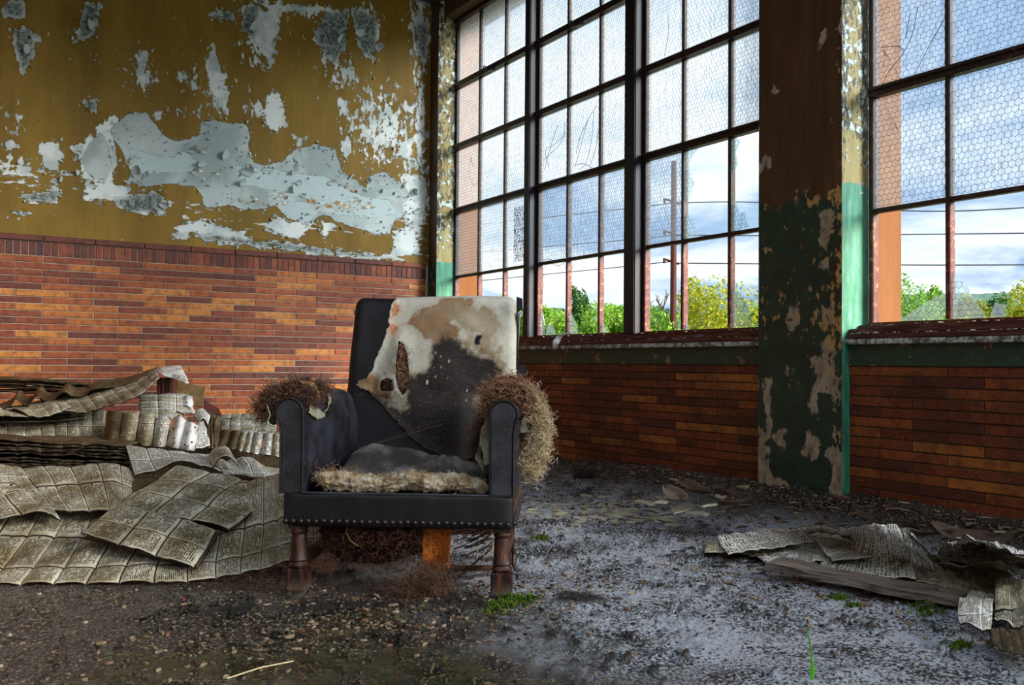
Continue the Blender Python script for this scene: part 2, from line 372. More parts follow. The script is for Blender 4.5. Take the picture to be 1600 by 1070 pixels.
def steel(g):
    p = g.coord('Object'); wp = g.n('ShaderNodeNewGeometry').outputs['Position']; n = g.noise(wp, 30, 6, .7); z = g.sep(wp)[2]
    rust = g.ramp(n, [(.3, c_(66, 20, 16)), (.54, c_(104, 40, 28)), (.62, c_(140, 96, 66)), (.70, c_(196, 180, 150))])
    dk = g.ramp(n, [(.3, c_(26, 16, 16)), (.58, c_(52, 34, 28)), (.7, c_(108, 80, 54))])
    low = g.step(g.m('ADD', z, g.m('MULTIPLY', n, .2)), 1.52, 1.40)
    return bsdf(g, g.mix(low, dk, rust), .5, .4, g.bump(n, .8, .004))
M['steel'] = mat('rusted brown window steel', steel)
def darksteel(g):
    p = g.coord('Object'); n = g.noise(p, 30, 6, .7)
    return bsdf(g, g.mix(n, c_(18, 16, 26), c_(38, 32, 40)), .5, .4, g.bump(n, .4, .003))
M['mull'] = mat('near black mullion steel', darksteel)
def glass(tint, milky, rough=.25):
    def fn(g):
        p = g.n('ShaderNodeNewGeometry').outputs['Position']; n = g.noise(p, 14, 7, .65); n2 = g.noise(g.mapv(p, scale=(1, 1, .25)), 60, 6, .7)
        tr = g.n('ShaderNodeBsdfTransparent', Color=g.mix(g.step(n2, .40, .70), tint, tuple(v * .80 for v in tint))).outputs[0]
        tl = g.n('ShaderNodeBsdfTranslucent', Color=c_(236, 242, 248)).outputs[0]
        gl = g.n('ShaderNodeBsdfGlossy', Color=(1, 1, 1, 1), Roughness=rough).outputs[0]
        mk = g.m('MULTIPLY', milky, g.m('ADD', .7, g.m('MULTIPLY', n, .6)))
        a = g.n('ShaderNodeMixShader', i0=mk, i1=tr, i2=tl).outputs[0]
        return g.n('ShaderNodeMixShader', i0=.04, i1=a, i2=gl).outputs[0]
    return fn
M['glass_clear'] = mat('clear wired glass', glass((.88, .935, 1.0), .05, .1))
M['glass_frost'] = mat('hazy wired glass', glass((.92, .95, .985), .20))
M['glass_shard'] = mat('broken glass', glass((.84, .94, .97), .07, .08))
M['wire'] = mat('dark netting wire', lambda g: bsdf(g, c_(70, 74, 84), .5, .4))
M['sticker'] = mat('scraped dark residue', lambda g: (lambda p: g.n('ShaderNodeMixShader', i0=g.step(g.noise(p, 90, 8, .8), .47, .60), i1=g.n('ShaderNodeBsdfTransparent').outputs[0], i2=bsdf(g, c_(84, 62, 74), .8)).outputs[0])(g.coord('Object')))
def vine(g): return bsdf(g, c_(52, 46, 44), .8, .2)
M['vine'] = mat('dead vine', vine)

def mud(g):
    p = g.coord('Object'); wet = g.attr('wet'); hgt = g.attr('hgt'); moss = g.attr('moss'); pale = g.attr('pale')
    n1 = g.noise(p, 9, 6, .6); n2 = g.noise(p, 110, 6, .65); n3 = g.noise(p, 320, 3, .6)
    c = g.ramp(n1, [(.3, c_(20, 16, 11)), (.5, c_(36, 28, 20)), (.7, c_(58, 46, 34))])
    gr = g.step(g.m('ADD', n2, g.m('MULTIPLY', g.m('SUBTRACT', g.noise(p, 4, 7, .62), .5), .55)), .46, .58)
    c = g.mix(pale, c, g.mix(gr, c_(234, 238, 250), c_(36, 32, 32)))  # bluish-white window reflection painted into the colour, broken by dark specks
    c = g.mix(g.m('MULTIPLY', g.m('MULTIPLY', g.m('SUBTRACT', 1.0, pale), g.step(n2, .52, .62)), .8), c, g.mix(moss, c_(196, 178, 152), c_(178, 166, 96)))  # light specks painted in for wet glints on the brown mud
    c = g.mix(g.m('MULTIPLY', moss, g.step(n1, .35, .62)), c, c_(66, 62, 16))
    c = g.mix(g.step(hgt, .55, .85), c, c_(24, 17, 13))
    r = g.m('ADD', .12, g.m('MULTIPLY', g.step(g.m('ADD', n2, g.m('MULTIPLY', g.m('SUBTRACT', hgt, .5), .5)), .45, .65), .4))
    h = g.m('ADD', g.m('MULTIPLY', n2, 1.0), g.m('MULTIPLY', n3, .6))
    return bsdf(g, c, r, .75, g.bump(h, 1.0, .022))
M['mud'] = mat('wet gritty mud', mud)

def paper(base_lo, base_hi, ink, cell=True, rough=.55, tu=17.0, tv=34.0, blot=.55):
    def fn(g):
        uv = g.n('ShaderNodeUVMap').outputs[0]; u, v, _ = g.sep(uv); p = g.n('ShaderNodeNewGeometry').outputs['Position']
        fu = g.m('FRACT', u); fv = g.m('FRACT', v); cu = g.m('FLOOR', u); cv = g.m('FLOOR', v)
        du = g.m('SUBTRACT', .5, g.m('ABSOLUTE', g.m('SUBTRACT', fu, .5))); dv = g.m('SUBTRACT', .5, g.m('ABSOLUTE', g.m('SUBTRACT', fv, .5)))
        joint = g.m('MAXIMUM', g.step(du, .035, .012), g.step(dv, .03, .012))
        lu = g.m('MULTIPLY', u, tu); lv = g.m('MULTIPLY', v, tv)
        w = g.n('ShaderNodeTexWhiteNoise', _noise_dimensions='2D', Vector=g.comb(g.m('FLOOR', lu), g.m('FLOOR', lv), 0.0)).outputs[0]
        blk = g.noise(g.comb(g.m('MULTIPLY', u, 1.0), g.m('MULTIPLY', v, 1.0), 0.0), 6.0, 2, .6)
        run = g.n('ShaderNodeTexWhiteNoise', _noise_dimensions='2D', Vector=g.comb(g.m('FLOOR', lu), g.m('FLOOR', g.m('MULTIPLY', v, 7.0)), 3.0)).outputs[0]
        ln = g.step(g.m('FRACT', lu), .30, .42); ln = g.m('MULTIPLY', ln, g.step(g.m('FRACT', lv), .92, .75))
        txt = g.m('MULTIPLY', ln, g.m('MAXIMUM', g.step(w, .42, .44), g.step(run, .55, .56)))
        txt = g.m('MULTIPLY', txt, g.m('MULTIPLY', g.step(du, .09, .10), g.step(dv, .08, .09)))
        txt = g.m('MULTIPLY', txt, g.step(blk, .34, .40))
        dot = g.m('SQRT', g.m('ADD', g.m('POWER', g.m('MULTIPLY', g.m('SUBTRACT', fu, .5), 1.0), 2.0), g.m('POWER', g.m('MULTIPLY', g.m('SUBTRACT', fv, .06), 1.6), 2.0)))
        dot = g.step(dot, .05, .04)
        n = g.noise(p, 6, 6, .6); n2 = g.noise(p, 40, 5, .6)
        base = g.mix(g.step(n, .35, .65), base_lo, base_hi)
        base = g.mix(g.m('MULTIPLY', g.step(n2, .55, .75), .5), base, c_(92, 74, 52))
        base = g.mix(g.m('MULTIPLY', g.step(g.noise(p, 3.3, 6, .65), .50, .66), blot), base, c_(96, 72, 40))
        c = g.mix(g.m('MULTIPLY', txt, .95), base, ink)
        c = g.mix(joint, c, c_(40, 30, 22)); c = g.mix(dot, c, c_(16, 12, 10))
        h = g.m('SUBTRACT', g.m('MULTIPLY', n2, .4), g.m('ADD', g.m('MULTIPLY', joint, 1.2), g.m('MULTIPLY', txt, .5)))
        return bsdf(g, c, rough, .35, g.bump(h, .7, .004))
    return fn
M['card'] = mat('printed buff card sheet', paper(c_(158, 142, 106), c_(236, 226, 200), c_(34, 26, 16)))
M['card_pale'] = mat('pale printed card sheet', paper(c_(206, 196, 174), c_(244, 240, 230), c_(60, 50, 40)))
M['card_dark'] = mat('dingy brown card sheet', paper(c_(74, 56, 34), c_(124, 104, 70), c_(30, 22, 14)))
M['newspaper'] = mat('damp newsprint', paper(c_(226, 218, 200), c_(252, 248, 240), c_(24, 20, 18), rough=.45, tu=5.0, tv=9.0, blot=.2))
M['plate'] = mat('dull white metal plate', lambda g: (lambda n: bsdf(g, g.ramp(n, [(.35, c_(120, 100, 76)), (.48, c_(224, 218, 208)), (.7, c_(250, 248, 244))]), .4, .5, g.bump(n, .2, .004)))(g.noise(g.coord('Object'), 14, 6, .65)))
def board(lo, hi, sc=(1, 14, 14), rough=.7, e=(.3, .7)):
    def fn(g):
        p = g.coord('Object'); n = g.noise(g.mapv(p, scale=sc), 7, 8, .7)
        return bsdf(g, g.ramp(n, [(e[0], lo), (e[1], hi)]), rough, .3, g.bump(n, 1.0, .008))
    return fn
M['plank'] = mat('grey weathered plank', board(c_(30, 24, 20), c_(170, 152, 138), (1.0, 16, 16), .35, (.38, .64)))
M['board'] = mat('tan strawboard', board(c_(70, 50, 22), c_(136, 108, 62), (3, 3, 3)))
M['book'] = mat('dark red book cloth', board(c_(56, 22, 18), c_(120, 64, 48), (20, 20, 2)))

def leather(g):
    p = g.coord('Object'); n = g.noise(p, 9, 6, .6); f = g.voro(p, 520); k = g.noise(p, 150, 5, .7)
    c = g.mix(g.step(n, .35, .7), c_(20, 18, 22), c_(56, 56, 66))  # bluish sheen from the windows mixed into the black
    c = g.mix(g.m('MULTIPLY', g.step(k, .60, .72), .7), c, c_(126, 124, 130))
    c = g.mix(g.m('MULTIPLY', g.step(g.noise(p, 5, 7, .7), .58, .66), .6), c, c_(54, 34, 28))
    return bsdf(g, c, g.m('ADD', .22, g.m('MULTIPLY', k, .25)), .7, g.bump(g.m('ADD', f, g.m('MULTIPLY', n, 4)), .22, .003))
M['leather'] = mat('cracked black leather', leather)
def leatherdark(g):
    p = g.coord('Object'); n = g.noise(p, 7, 6, .6); k = g.noise(p, 150, 5, .7)
    c = g.mix(n, c_(14, 12, 14), c_(30, 24, 26)); c = g.mix(g.m('MULTIPLY', g.step(k, .64, .74), .5), c, c_(90, 84, 80))  # darker leather tone for back, rail and torn edges
    return bsdf(g, c, .5, .4, g.bump(g.m('ADD', n, k), .4, .004))
M['leather_dark'] = mat('dull black leather', leatherdark)
def vcol(rough=.85, weave=500):
    def fn(g):
        p = g.coord('Object'); c = g.attr('col', 'Color'); w = g.noise(g.mapv(p, scale=(1, 1, .12)), 420, 3, .6); k = g.noise(p, 160, 5, .6)
        c2 = g.mix(g.m('MULTIPLY', g.step(w, .45, .75), .30), c, c_(60, 54, 48)); c2 = g.mix(g.m('MULTIPLY', g.step(k, .60, .75), .3), c2, c_(240, 236, 224))
        return bsdf(g, c2, rough, .2, g.bump(g.m('ADD', w, g.m('MULTIPLY', g.noise(p, 14, 5), 3)), .5, .003))
    return fn
M['canvas'] = mat('stained pale canvas', vcol())
M['seatcloth'] = mat('dusty grey canvas', lambda g: (lambda p: bsdf(g, g.mix(g.step(g.noise(p, 9, 6, .6), .4, .65), c_(76, 70, 66), c_(140, 130, 122)), .9, .2, g.bump(g.m('ADD', g.noise(g.mapv(p, scale=(5, 1, 1)), 9, 4), g.m('MULTIPLY', g.noise(p, 300, 2), .3)), .8, .01)))(g.coord('Object')))
M['cotton'] = mat('matted cotton batting', lambda g: (lambda p: bsdf(g, g.ramp(g.noise(p, 26, 7, .7), [(.32, c_(120, 86, 54)), (.46, c_(206, 178, 140)), (.62, c_(248, 236, 212))]), .95, .1, g.bump(g.noise(p, 120, 7, .75), 1.0, .012)))(g.coord('Object')))
def hairm(a, b):
    return lambda g: bsdf(g, g.ramp(rnd_piece(g), [(0, a), (1, b)]), .5, .3)
M['hair_dark'] = mat('dark horsehair', hairm(c_(40, 26, 20), c_(142, 104, 78)))
M['hair_red'] = mat('auburn horsehair', hairm(c_(96, 58, 42), c_(206, 156, 120)))
M['hair_pale'] = mat('pale curled fibre', hairm(c_(168, 136, 92), c_(246, 228, 190)))
M['padding'] = mat('matted brown padding', lambda g: (lambda p: bsdf(g, g.ramp(g.noise(p, 60, 6, .7), [(.35, c_(22, 12, 10)), (.6, c_(74, 46, 34))]), .95, .1, g.bump(g.noise(p, 180, 5, .7), 1.0, .012)))(g.coord('Object')))
M['burlap'] = mat('orange burlap webbing', lambda g: (lambda p: bsdf(g, g.mix(g.m('MAXIMUM', g.step(g.noise(g.mapv(p, scale=(1, 1, .15)), 380, 2), .45, .6), g.step(g.noise(g.mapv(p, scale=(.15, 1, 1)), 380, 2), .45, .6)), c_(120, 56, 20), c_(206, 118, 52)), .9, .1, g.bump(g.noise(p, 420, 2), .8, .003)))(g.coord('Object')))
def legwood(g):
    p = g.coord('Object'); n = g.noise(g.mapv(p, scale=(1, 1, .2)), 60, 7, .7); z = g.sep(p)[2]
    c = g.ramp(n, [(.34, c_(20, 11, 9)), (.52, c_(54, 28, 20)), (.7, c_(126, 76, 50))])
    c = g.mix(g.step(g.m('ADD', z, g.m('MULTIPLY', n, .08)), .09, .05), c, c_(96, 82, 68))
    return bsdf(g, c, .4, .5, g.bump(n, .8, .004))
M['legwood'] = mat('worn turned wood', legwood)
M['frame'] = mat('rough frame timber', board(c_(36, 22, 16), c_(110, 74, 50), (14, 2, 14)))
M['trimwood'] = mat('bare tan timber', board(c_(130, 86, 44), c_(214, 170, 106), (2, 14, 14)))
M['nail'] = mat('oxidised nail', lambda g: bsdf(g, c_(58, 48, 44), .35, .6, metal=.6))
M['spring'] = mat('spring wire', lambda g: bsdf(g, c_(120, 104, 90), .35, .6, metal=.7))
M['cloth_strip'] = mat('frayed grey strip', lambda g: (lambda p: bsdf(g, g.mix(g.noise(p, 40, 6, .7), c_(86, 78, 62), c_(198, 188, 164)), .9, .2, g.bump(g.noise(p, 200, 3), .6, .004)))(g.coord('Object')))
M['moss'] = mat('bright moss', lambda g: bsdf(g, g.ramp(rnd_piece(g), [(0, c_(36, 52, 12)), (1, c_(112, 146, 36))]), .8, .2))
M['grass'] = mat('fresh grass', lambda g: bsdf(g, c_(96, 190, 50), .5, .3))
M['litter'] = mat('mixed litter', lambda g: bsdf(g, g.ramp(rnd_piece(g), [(0, c_(30, 22, 18)), (.35, c_(66, 48, 36)), (.6, c_(120, 96, 70)), (.8, c_(160, 140, 112)), (1, c_(96, 40, 24))]), .5, .5))
M['slab'] = mat('pale chalky fragment', lambda g: (lambda n: bsdf(g, g.mix(n, c_(130, 118, 90), c_(204, 196, 172)), .5, .4, g.bump(n, .5, .004)))(g.noise(g.coord('Object'), 30, 5)))
M['flakew'] = mat('grey paint curl', lambda g: bsdf(g, g.mix(g.noise(g.coord('Object'), 9, 4), c_(160, 174, 176), c_(214, 222, 218)), .6, .3))
M['flakeo'] = mat('ochre paint curl', lambda g: bsdf(g, c_(176, 134, 46), .6, .3))
def plain(name, c, rough=.8): M[name] = mat(name, lambda g: bsdf(g, c, rough, .3)); return M[name]
def leafm(a, b, c):
    return lambda g: (lambda q: g.n('ShaderNodeMixShader', i0=.35, i1=bsdf(g, q, .6, .3), i2=g.n('ShaderNodeBsdfTranslucent', Color=q).outputs[0]).outputs[0])(g.ramp(rnd_piece(g), [(0, a), (.5, b), (1, c)]))
M['leaf_green'] = mat('green foliage', leafm(c_(70, 120, 30), c_(120, 168, 50), c_(176, 206, 84)))
M['leaf_dark'] = mat('deep green foliage', leafm(c_(28, 64, 24), c_(54, 98, 36), c_(96, 138, 52)))
M['leaf_gold'] = mat('yellowing foliage', leafm(c_(96, 116, 16), c_(158, 166, 30), c_(204, 196, 56)))
M['trunk'] = mat('bark', board(c_(56, 44, 36), c_(110, 92, 76), (8, 8, 1)))
M['pole'] = mat('tarred pole timber', lambda g: (lambda z: bsdf(g, g.mix(g.step(z, 1.2, 6.5), c_(150, 58, 44), c_(58, 66, 96)), .7, .3))(g.sep(g.coord('Object'))[2]))
M['hill'] = mat('haze tinted wooded hill', lambda g: (lambda n: bsdf(g, g.mix(n, c_(66, 98, 96), c_(120, 146, 128)), 1, 0))(g.noise(g.coord('Object'), .05, 8, .7)))  # blue-green of the air haze painted into the hill's colour
M['meadow'] = mat('rough meadow', lambda g: (lambda n: bsdf(g, g.mix(n, c_(96, 110, 70), c_(170, 168, 130)), 1, 0))(g.noise(g.coord('Object'), .2, 6, .6)))
M['ceil'] = mat('grimy ceiling', lambda g: (lambda n: bsdf(g, g.mix(n, c_(46, 38, 28), c_(84, 72, 54)), .9, .2, g.bump(n, .5, .01)))(g.noise(g.coord('Object'), 4, 8, .7)))  # darkened further to cut the light bounced onto the upper wall
M['concrete'] = mat('rough concrete', lambda g: (lambda n: bsdf(g, g.mix(n, c_(70, 60, 50), c_(110, 98, 84)), .9, .2, g.bump(n, .5, .01)))(g.noise(g.coord('Object'), 6, 8, .7)))
M['pole'].node_tree.nodes.clear()
M['pole'] = mat('red brown pole timber', lambda g: bsdf(g, g.mix(g.noise(g.mapv(g.coord('Object'), scale=(6, 6, .3)), 4, 5), c_(56, 32, 34), c_(98, 54, 46)), .8, .2))
# ================================================================ THE SETTING
BH = .04376; BL = .305; TOPL = 1.37666; TOPR = .7135
def smooth(a, b, x): t = np.clip((x - a) / (b - a), 0, 1); return t * t * (3 - 2 * t)
def bank(X, Y):
    b = .11 * smooth(-.62, -.02, X) * smooth(-.6, -3.0, Y) + .05 * smooth(-.4, -.05, X)
    return b
# ---- floor
nx, ny = 440, 680
gx = np.linspace(-4.0, .02, nx); gy = np.linspace(-6.1, .02, ny)
GX, GY = np.meshgrid(gx, gy, indexing='ij'); P2 = np.stack([GX, GY], -1)
lo = fbm(P2, 1.3, 4, 3); mid = fbm(P2, 7, 4, 11); cl = fbm(P2, 26, 4, 23, .6)
mud_amt = smooth(.40, .62, lo + .25 * smooth(-.9, -.1, GX) + .12 * smooth(-4.0, -4.7, GY) * smooth(-1.3, -2.2, GX) - .05)
rub = smooth(.50, .78, cl) * (.35 + mud_amt) * smooth(.35, .6, mid)
clod = smooth(.60, .78, fbm(P2, 28, 4, 41, .62)) * smooth(.46, .62, fbm(P2, 2.2, 3, 77)) * .022
film = (fbm(P2, 60, 2, 55) - .5) * .005
Z = bank(GX, GY) + (mid - .5) * .010 + rub * .010 + clod + film + .008 * (lo - .5)
Z = Z - .006
def ridge_line(a, b, w, h):
    a = np.array(a); b = np.array(b); e = b - a; q = P2 - a; t = np.clip((q @ e) / (e @ e), 0, 1); dd = np.sqrt(((q - t[..., None] * e) ** 2).sum(-1))
    return h * np.exp(-(dd / w) ** 2) * (.4 + 1.2 * fbm(P2, 22, 3, 5))
Z += ridge_line((-2.7, -3.95), (-1.75, -4.35), .07, .022)      # mud kicked up against the chair legs
Z += ridge_line((-1.75, -4.30), (-1.55, -4.75), .04, .007)
hn = np.clip((Z - bank(GX, GY)) / .035 + .35, 0, 1)
moss = smooth(.52, .66, fbm(P2, 1.6, 4, 91)) * smooth(-1.3, -2.2, GX) * smooth(-3.9, -4.4, GY)
pale = smooth(.3, .5, lo) * 0 + smooth(-2.35, -1.75, GX + .35 * (mid - .5)) * smooth(.12, .0, bank(GX, GY)) * smooth(.85, .45, hn)  # floor area where the window reflection is painted pale
V = np.stack([GX, GY, Z], -1).reshape(-1, 3)
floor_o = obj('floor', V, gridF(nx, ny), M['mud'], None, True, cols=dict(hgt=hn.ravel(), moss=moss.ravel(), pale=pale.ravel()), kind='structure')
def hf(x, y):                           # floor height under a point
    i = int(np.clip(round((x - gx[0]) / (gx[1] - gx[0])), 0, nx - 1)); j = int(np.clip(round((y - gy[0]) / (gy[1] - gy[0])), 0, ny - 1)); return float(Z[i, j])
def onfloor(px, py, up=0.0):            # where a sight line meets the uneven floor
    d = ray(px, py); z = 0
    for _ in range(12):
        t = (z + up - CAM[2]) / d[2]; p = CAM + t * d; z = hf(p[0], p[1])
    return p
mb = MB()
for (a, b, c, d) in ((-7.5, -4.0, -14, 0), (-4.0, 0.0, -14, -6.1)):
    mb.add([(a, c, -.004), (b, c, -.004), (b, d, -.004), (a, d, -.004)], [(0, 1, 2, 3)])
mb.build('floor_surround', M['mud'], None, kind='structure')
mb = MB(); mb.box(-7.5, .4, -14, .3, -.3, -.06); mb.build('floor_slab', M['concrete'], None, kind='structure')

# ---- left wall: brick wainscot, plaster above
wl = MB().box(-7.5, .37, .006, .3, -.06, 3.75).build('wall_left', M['mortar'], None, kind='structure')
def brick_mesh(name, L_, H_, D_, m, ax):
    mb = MB(); j = .0055
    if ax == 'x': mb.box(j / 2, L_ - j / 2, 0, D_, j / 2, H_ - j / 2, .0022)
    else: mb.box(0, D_, -(L_ - j / 2), -j / 2, j / 2, H_ - j / 2, .0022)
    return mesh_(name, np.array(mb.V), mb.F, m)
def lite(name, L_, H_, D_, m, ax, j=.0055):       # a five-sided bevelled brick of 18 triangles
    b = .002
    if ax == 'x':
        o0, o1 = (j / 2, L_ - j / 2), (j / 2, H_ - j / 2)
        fr = [(o0[0] + b, 0, o1[0] + b), (o0[1] - b, 0, o1[0] + b), (o0[1] - b, 0, o1[1] - b), (o0[0] + b, 0, o1[1] - b)]
        md = [(o0[0], b, o1[0]), (o0[1], b, o1[0]), (o0[1], b, o1[1]), (o0[0], b, o1[1])]; bk = [(x, D_, z) for x, y, z in md]
        F = [(0, 1, 2, 3)]
    else:
        o0, o1 = (-(L_ - j / 2), -j / 2), (j / 2, H_ - j / 2)
        fr = [(0, o0[1] - b, o1[0] + b), (0, o0[0] + b, o1[0] + b), (0, o0[0] + b, o1[1] - b), (0, o0[1] - b, o1[1] - b)]
        md = [(b, o0[1], o1[0]), (b, o0[0], o1[0]), (b, o0[0], o1[1]), (b, o0[1], o1[1])]; bk = [(D_, y, z) for x, y, z in md]
        F = [(0, 1, 2, 3)]
    V = fr + md + bk
    for i in range(4):
        k = (i + 1) % 4; F += [(4 + i, 4 + k, k, i), (8 + i, 8 + k, 4 + k, 4 + i)]
    return mesh_(name, V, F, m)
me_b = lite('brick', BL, BH, .03, M['brick'], 'x')
stuffL = MB()
def course(r, x0, x1, me, parent, ztop, off, L_=BL, H_=BH, name='brick', hide=None):
    z = ztop - (r) * H_; k = math.floor((x0 - off) / L_)
    x = off + k * L_
    while x < x1:
        a, b = max(x, x0), min(x + L_, x1)
        if b - a > .02:
            yo = rnd.uniform(-.0022, .0018)
            if hide and hide(a, z): stuffL.box(a + .003, b - .003, yo, .03, z + .003, z + H_ - .003)
            else: inst(name, me, parent, (a, yo, z), scale=((b - a) / L_, 1, 1))
        x += L_
offA = -9.732158 * BL
for r in range(1, 32):
    off = offA if r % 2 == 0 else offA - .5 * BL
    zc = TOPL - r * BH
    course(r, -3.2, -.067, me_b, wl, TOPL, off, hide=lambda a, z: z < .25 or (z < .56 and a < -2.35) or (z < .44 and a < -1.9) or (a > -.75 and z < .9 and a < .0))
    for a in np.arange(-7.5, -3.2, BL): stuffL.box(a + .003, min(a + BL, -3.2) - .003, 0, .03, zc + .003, zc + BH - .003)
stuffL.build('brick_courses', M['brick'], wl, kind='stuff')
me_s = lite('soldier_brick', BH, .0906, .03, M['soldier'], 'x'); mc = lite('cap_brick', BL, BH * .96, .045, M['cap'], 'x')
x = offA - 11 * BL + 14 * BL * 0
for k in range(75):
    xx = -.067 - (k + 1) * .04357
    if xx < -3.2: break
    inst('soldier_brick', me_s, wl, (xx, rnd.uniform(-.002, .001), TOPL))
xx = offA - .5 * BL
while xx < -.067:
    a, b = max(xx, -3.3), min(xx + BL, -.067)
    if b - a > .03: inst('cap_brick', mc, wl, (a, -.014, TOPL + .0912), scale=((b - a) / BL, 1, 1))
    xx += BL
# plaster with paint layers: coarse distance fields sit on the vertices, the material breaks up their edges
def wpoly(pts): return [tuple(on_wall(x / 2.2286, y / 2.2286)[[0, 2]]) for x, y in pts]
grey_polys = [[(400, 430), (445, 395), (510, 392), (545, 440), (565, 470), (605, 495), (650, 485), (692, 470), (700, 425), (745, 415), (790, 428), (855, 430), (870, 470), (865, 520), (885, 565), (930, 580), (985, 560), (1030, 520), (1100, 500), (1160, 515), (1180, 560), (1190, 600), (1240, 630), (1272, 655), (1290, 610), (1340, 600), (1400, 640), (1425, 680), (1400, 720), (1410, 750), (1370, 770), (1355, 820), (1290, 810), (1200, 780), (1130, 750), (1060, 780), (1000, 760), (960, 715), (880, 735), (790, 715), (710, 725), (700, 680), (680, 650), (600, 640), (520, 650), (440, 640), (455, 590), (430, 540), (404, 500), (384, 460)],
  [(350, 465), (375, 510), (387, 570), (372, 630), (330, 625), (292, 590), (282, 550), (310, 500)]]
white_polys = [[(245, 512), (335, 470), (350, 440), (395, 402), (420, 410), (390, 470), (410, 560), (395, 640), (460, 655), (445, 690), (385, 705), (300, 692), (290, 640), (330, 650), (280, 600), (262, 540)],
  [(130, 500), (200, 495), (215, 540), (205, 590), (150, 597), (140, 550)], [(925, 340), (960, 322), (990, 380), (995, 430), (965, 465), (940, 450), (918, 415)],
  [(610, 795), (700, 765), (850, 805), (845, 832), (720, 820), (620, 815)], [(950, 760), (1085, 775), (1040, 840), (920, 800)], [(1370, 790), (1440, 800), (1465, 885), (1360, 895)],
  [(720, 210), (740, 160), (765, 240), (800, 320), (795, 400), (760, 370), (715, 280)], [(1110, 760), (1165, 790), (1125, 842)], [(1012, 462), (1065, 497), (1040, 520)], [(1408, 480), (1442, 470), (1435, 560), (1370, 545)],
  [(1398, 372), (1452, 368), (1450, 392), (1405, 392)], [(8, 500), (48, 490), (56, 518), (15, 524)], [(540, 395), (575, 380), (560, 420), (530, 415)], [(850, 20), (985, 40), (960, 150), (940, 240), (900, 160), (855, 110)],
  [(1180, 345), (1210, 350), (1220, 420), (1180, 400)], [(1270, 700), (1430, 660), (1470, 740), (1290, 745)], [(470, 200), (520, 185), (500, 280), (510, 330), (485, 300)], [(900, 12), (1150, 22), (1160, 42), (960, 45)], [(1200, 470), (1230, 500), (1200, 570), (1185, 520)], [(1320, 420), (1370, 430), (1360, 480), (1330, 470)]]
scab_polys = [[(1130, 50), (1215, 35), (1205, 150), (1160, 225), (1130, 190), (1095, 130)], [(850, 20), (900, 25), (882, 135), (845, 105)], [(295, 15), (345, 15), (325, 115), (270, 145)], [(50, 100), (112, 110), (115, 185), (80, 250), (55, 170)], [(735, 55), (820, 35), (800, 70), (750, 66)],
  [(400, 700), (560, 665), (572, 735), (440, 738)], [(290, 350), (330, 350), (335, 390), (300, 385)], [(1440, 90), (1490, 80), (1480, 200), (1450, 190)], [(80, 680), (200, 668), (190, 700), (90, 700)], [(600, 818), (860, 835), (1400, 905), (1100, 880)], [(1225, 30), (1310, 60), (1300, 210), (1260, 180)], [(15, 10), (80, 10), (70, 60), (20, 50)], [(40, 740), (95, 738), (90, 752), (45, 752)]]
rem_polys = [[(700, 600), (780, 590), (790, 625), (720, 628)], [(600, 630), (690, 650), (700, 720), (610, 690)], [(790, 690), (930, 690), (920, 712), (800, 712)], [(950, 670), (1010, 670), (1000, 720), (955, 712)], [(1060, 690), (1300, 700), (1310, 740), (1070, 735)], [(1200, 650), (1260, 650), (1250, 700)]]
lay_polys = [[(452, 515), (520, 540), (600, 545), (650, 520), (682, 560), (692, 605), (600, 600), (485, 608), (450, 565)], [(812, 575), (900, 585), (1030, 600), (1140, 618), (1205, 660), (1290, 690), (1360, 700), (1380, 740), (1300, 760), (1100, 700), (1030, 690), (900, 650), (820, 640)], [(1000, 700), (1180, 710), (1280, 760), (1120, 740), (1050, 780), (1000, 750)]]
nwx, nwz = 210, 130
wx = np.linspace(-3.3, -.0, nwx); wz = np.linspace(TOPL + .0912 + .03, 3.74, nwz); WX, WZ = np.meshgrid(wx, wz, indexing='ij'); PW = np.stack([WX, WZ], -1)
def union(polys, cl=.35):
    r = np.full(WX.shape, -cl)
    for q in polys: r = np.maximum(r, sdpoly(PW, wpoly(q)))
    return np.clip(r, -cl, cl)
a_g = union(grey_polys); a_w = union(white_polys); a_s = np.clip(union(scab_polys) / .03 + .5, 0, 1); a_r = np.clip(union(rem_polys) / .08 + .6, 0, 1) * (a_g > .01)
a_w = np.maximum(a_w, union(scab_polys) + .01)
a_w = np.maximum(a_w, -.03 + a_g * .6 - .01)
dens = np.zeros(WX.shape)
for cx, cy, sx, sy, w in [(1330, 450, 130, 170, .55), (1440, 700, 60, 160, .8), (1000, 790, 420, 40, .55), (650, 720, 220, 50, .3), (60, 600, 110, 90, .45), (760, 330, 60, 110, .5), (500, 260, 50, 90, .5), (900, 150, 60, 110, .5), (1200, 250, 80, 80, .5), (650, 270, 60, 60, .4), (60, 420, 50, 60, .35), (1000, 30, 250, 30, .5), (1100, 640, 300, 90, .3), (330, 150, 40, 70, .3), (900, 380, 60, 60, .5), (650, 390, 80, 30, .4), (1290, 60, 50, 60, .5), (1460, 90, 40, 200, .6), (1460, 500, 22, 420, .55), (260, 620, 220, 80, .35)]:
    q = on_wall(cx / 2.2286, cy / 2.2286); q2 = on_wall((cx + sx) / 2.2286, (cy + sy) / 2.2286)
    dens = np.maximum(dens, w * np.exp(-((WX - q[0]) / (q2[0] - q[0])) ** 2 - ((WZ - q[2]) / (q2[2] - q[2])) ** 2))
streak = smooth(2.15, 1.75, WZ)
yb = np.where(a_g > 0, .0025, 0) + (fbm(PW, 6, 4, 9) - .5) * .006
Vp = np.stack([WX, yb - .006, WZ], -1).reshape(-1, 3)
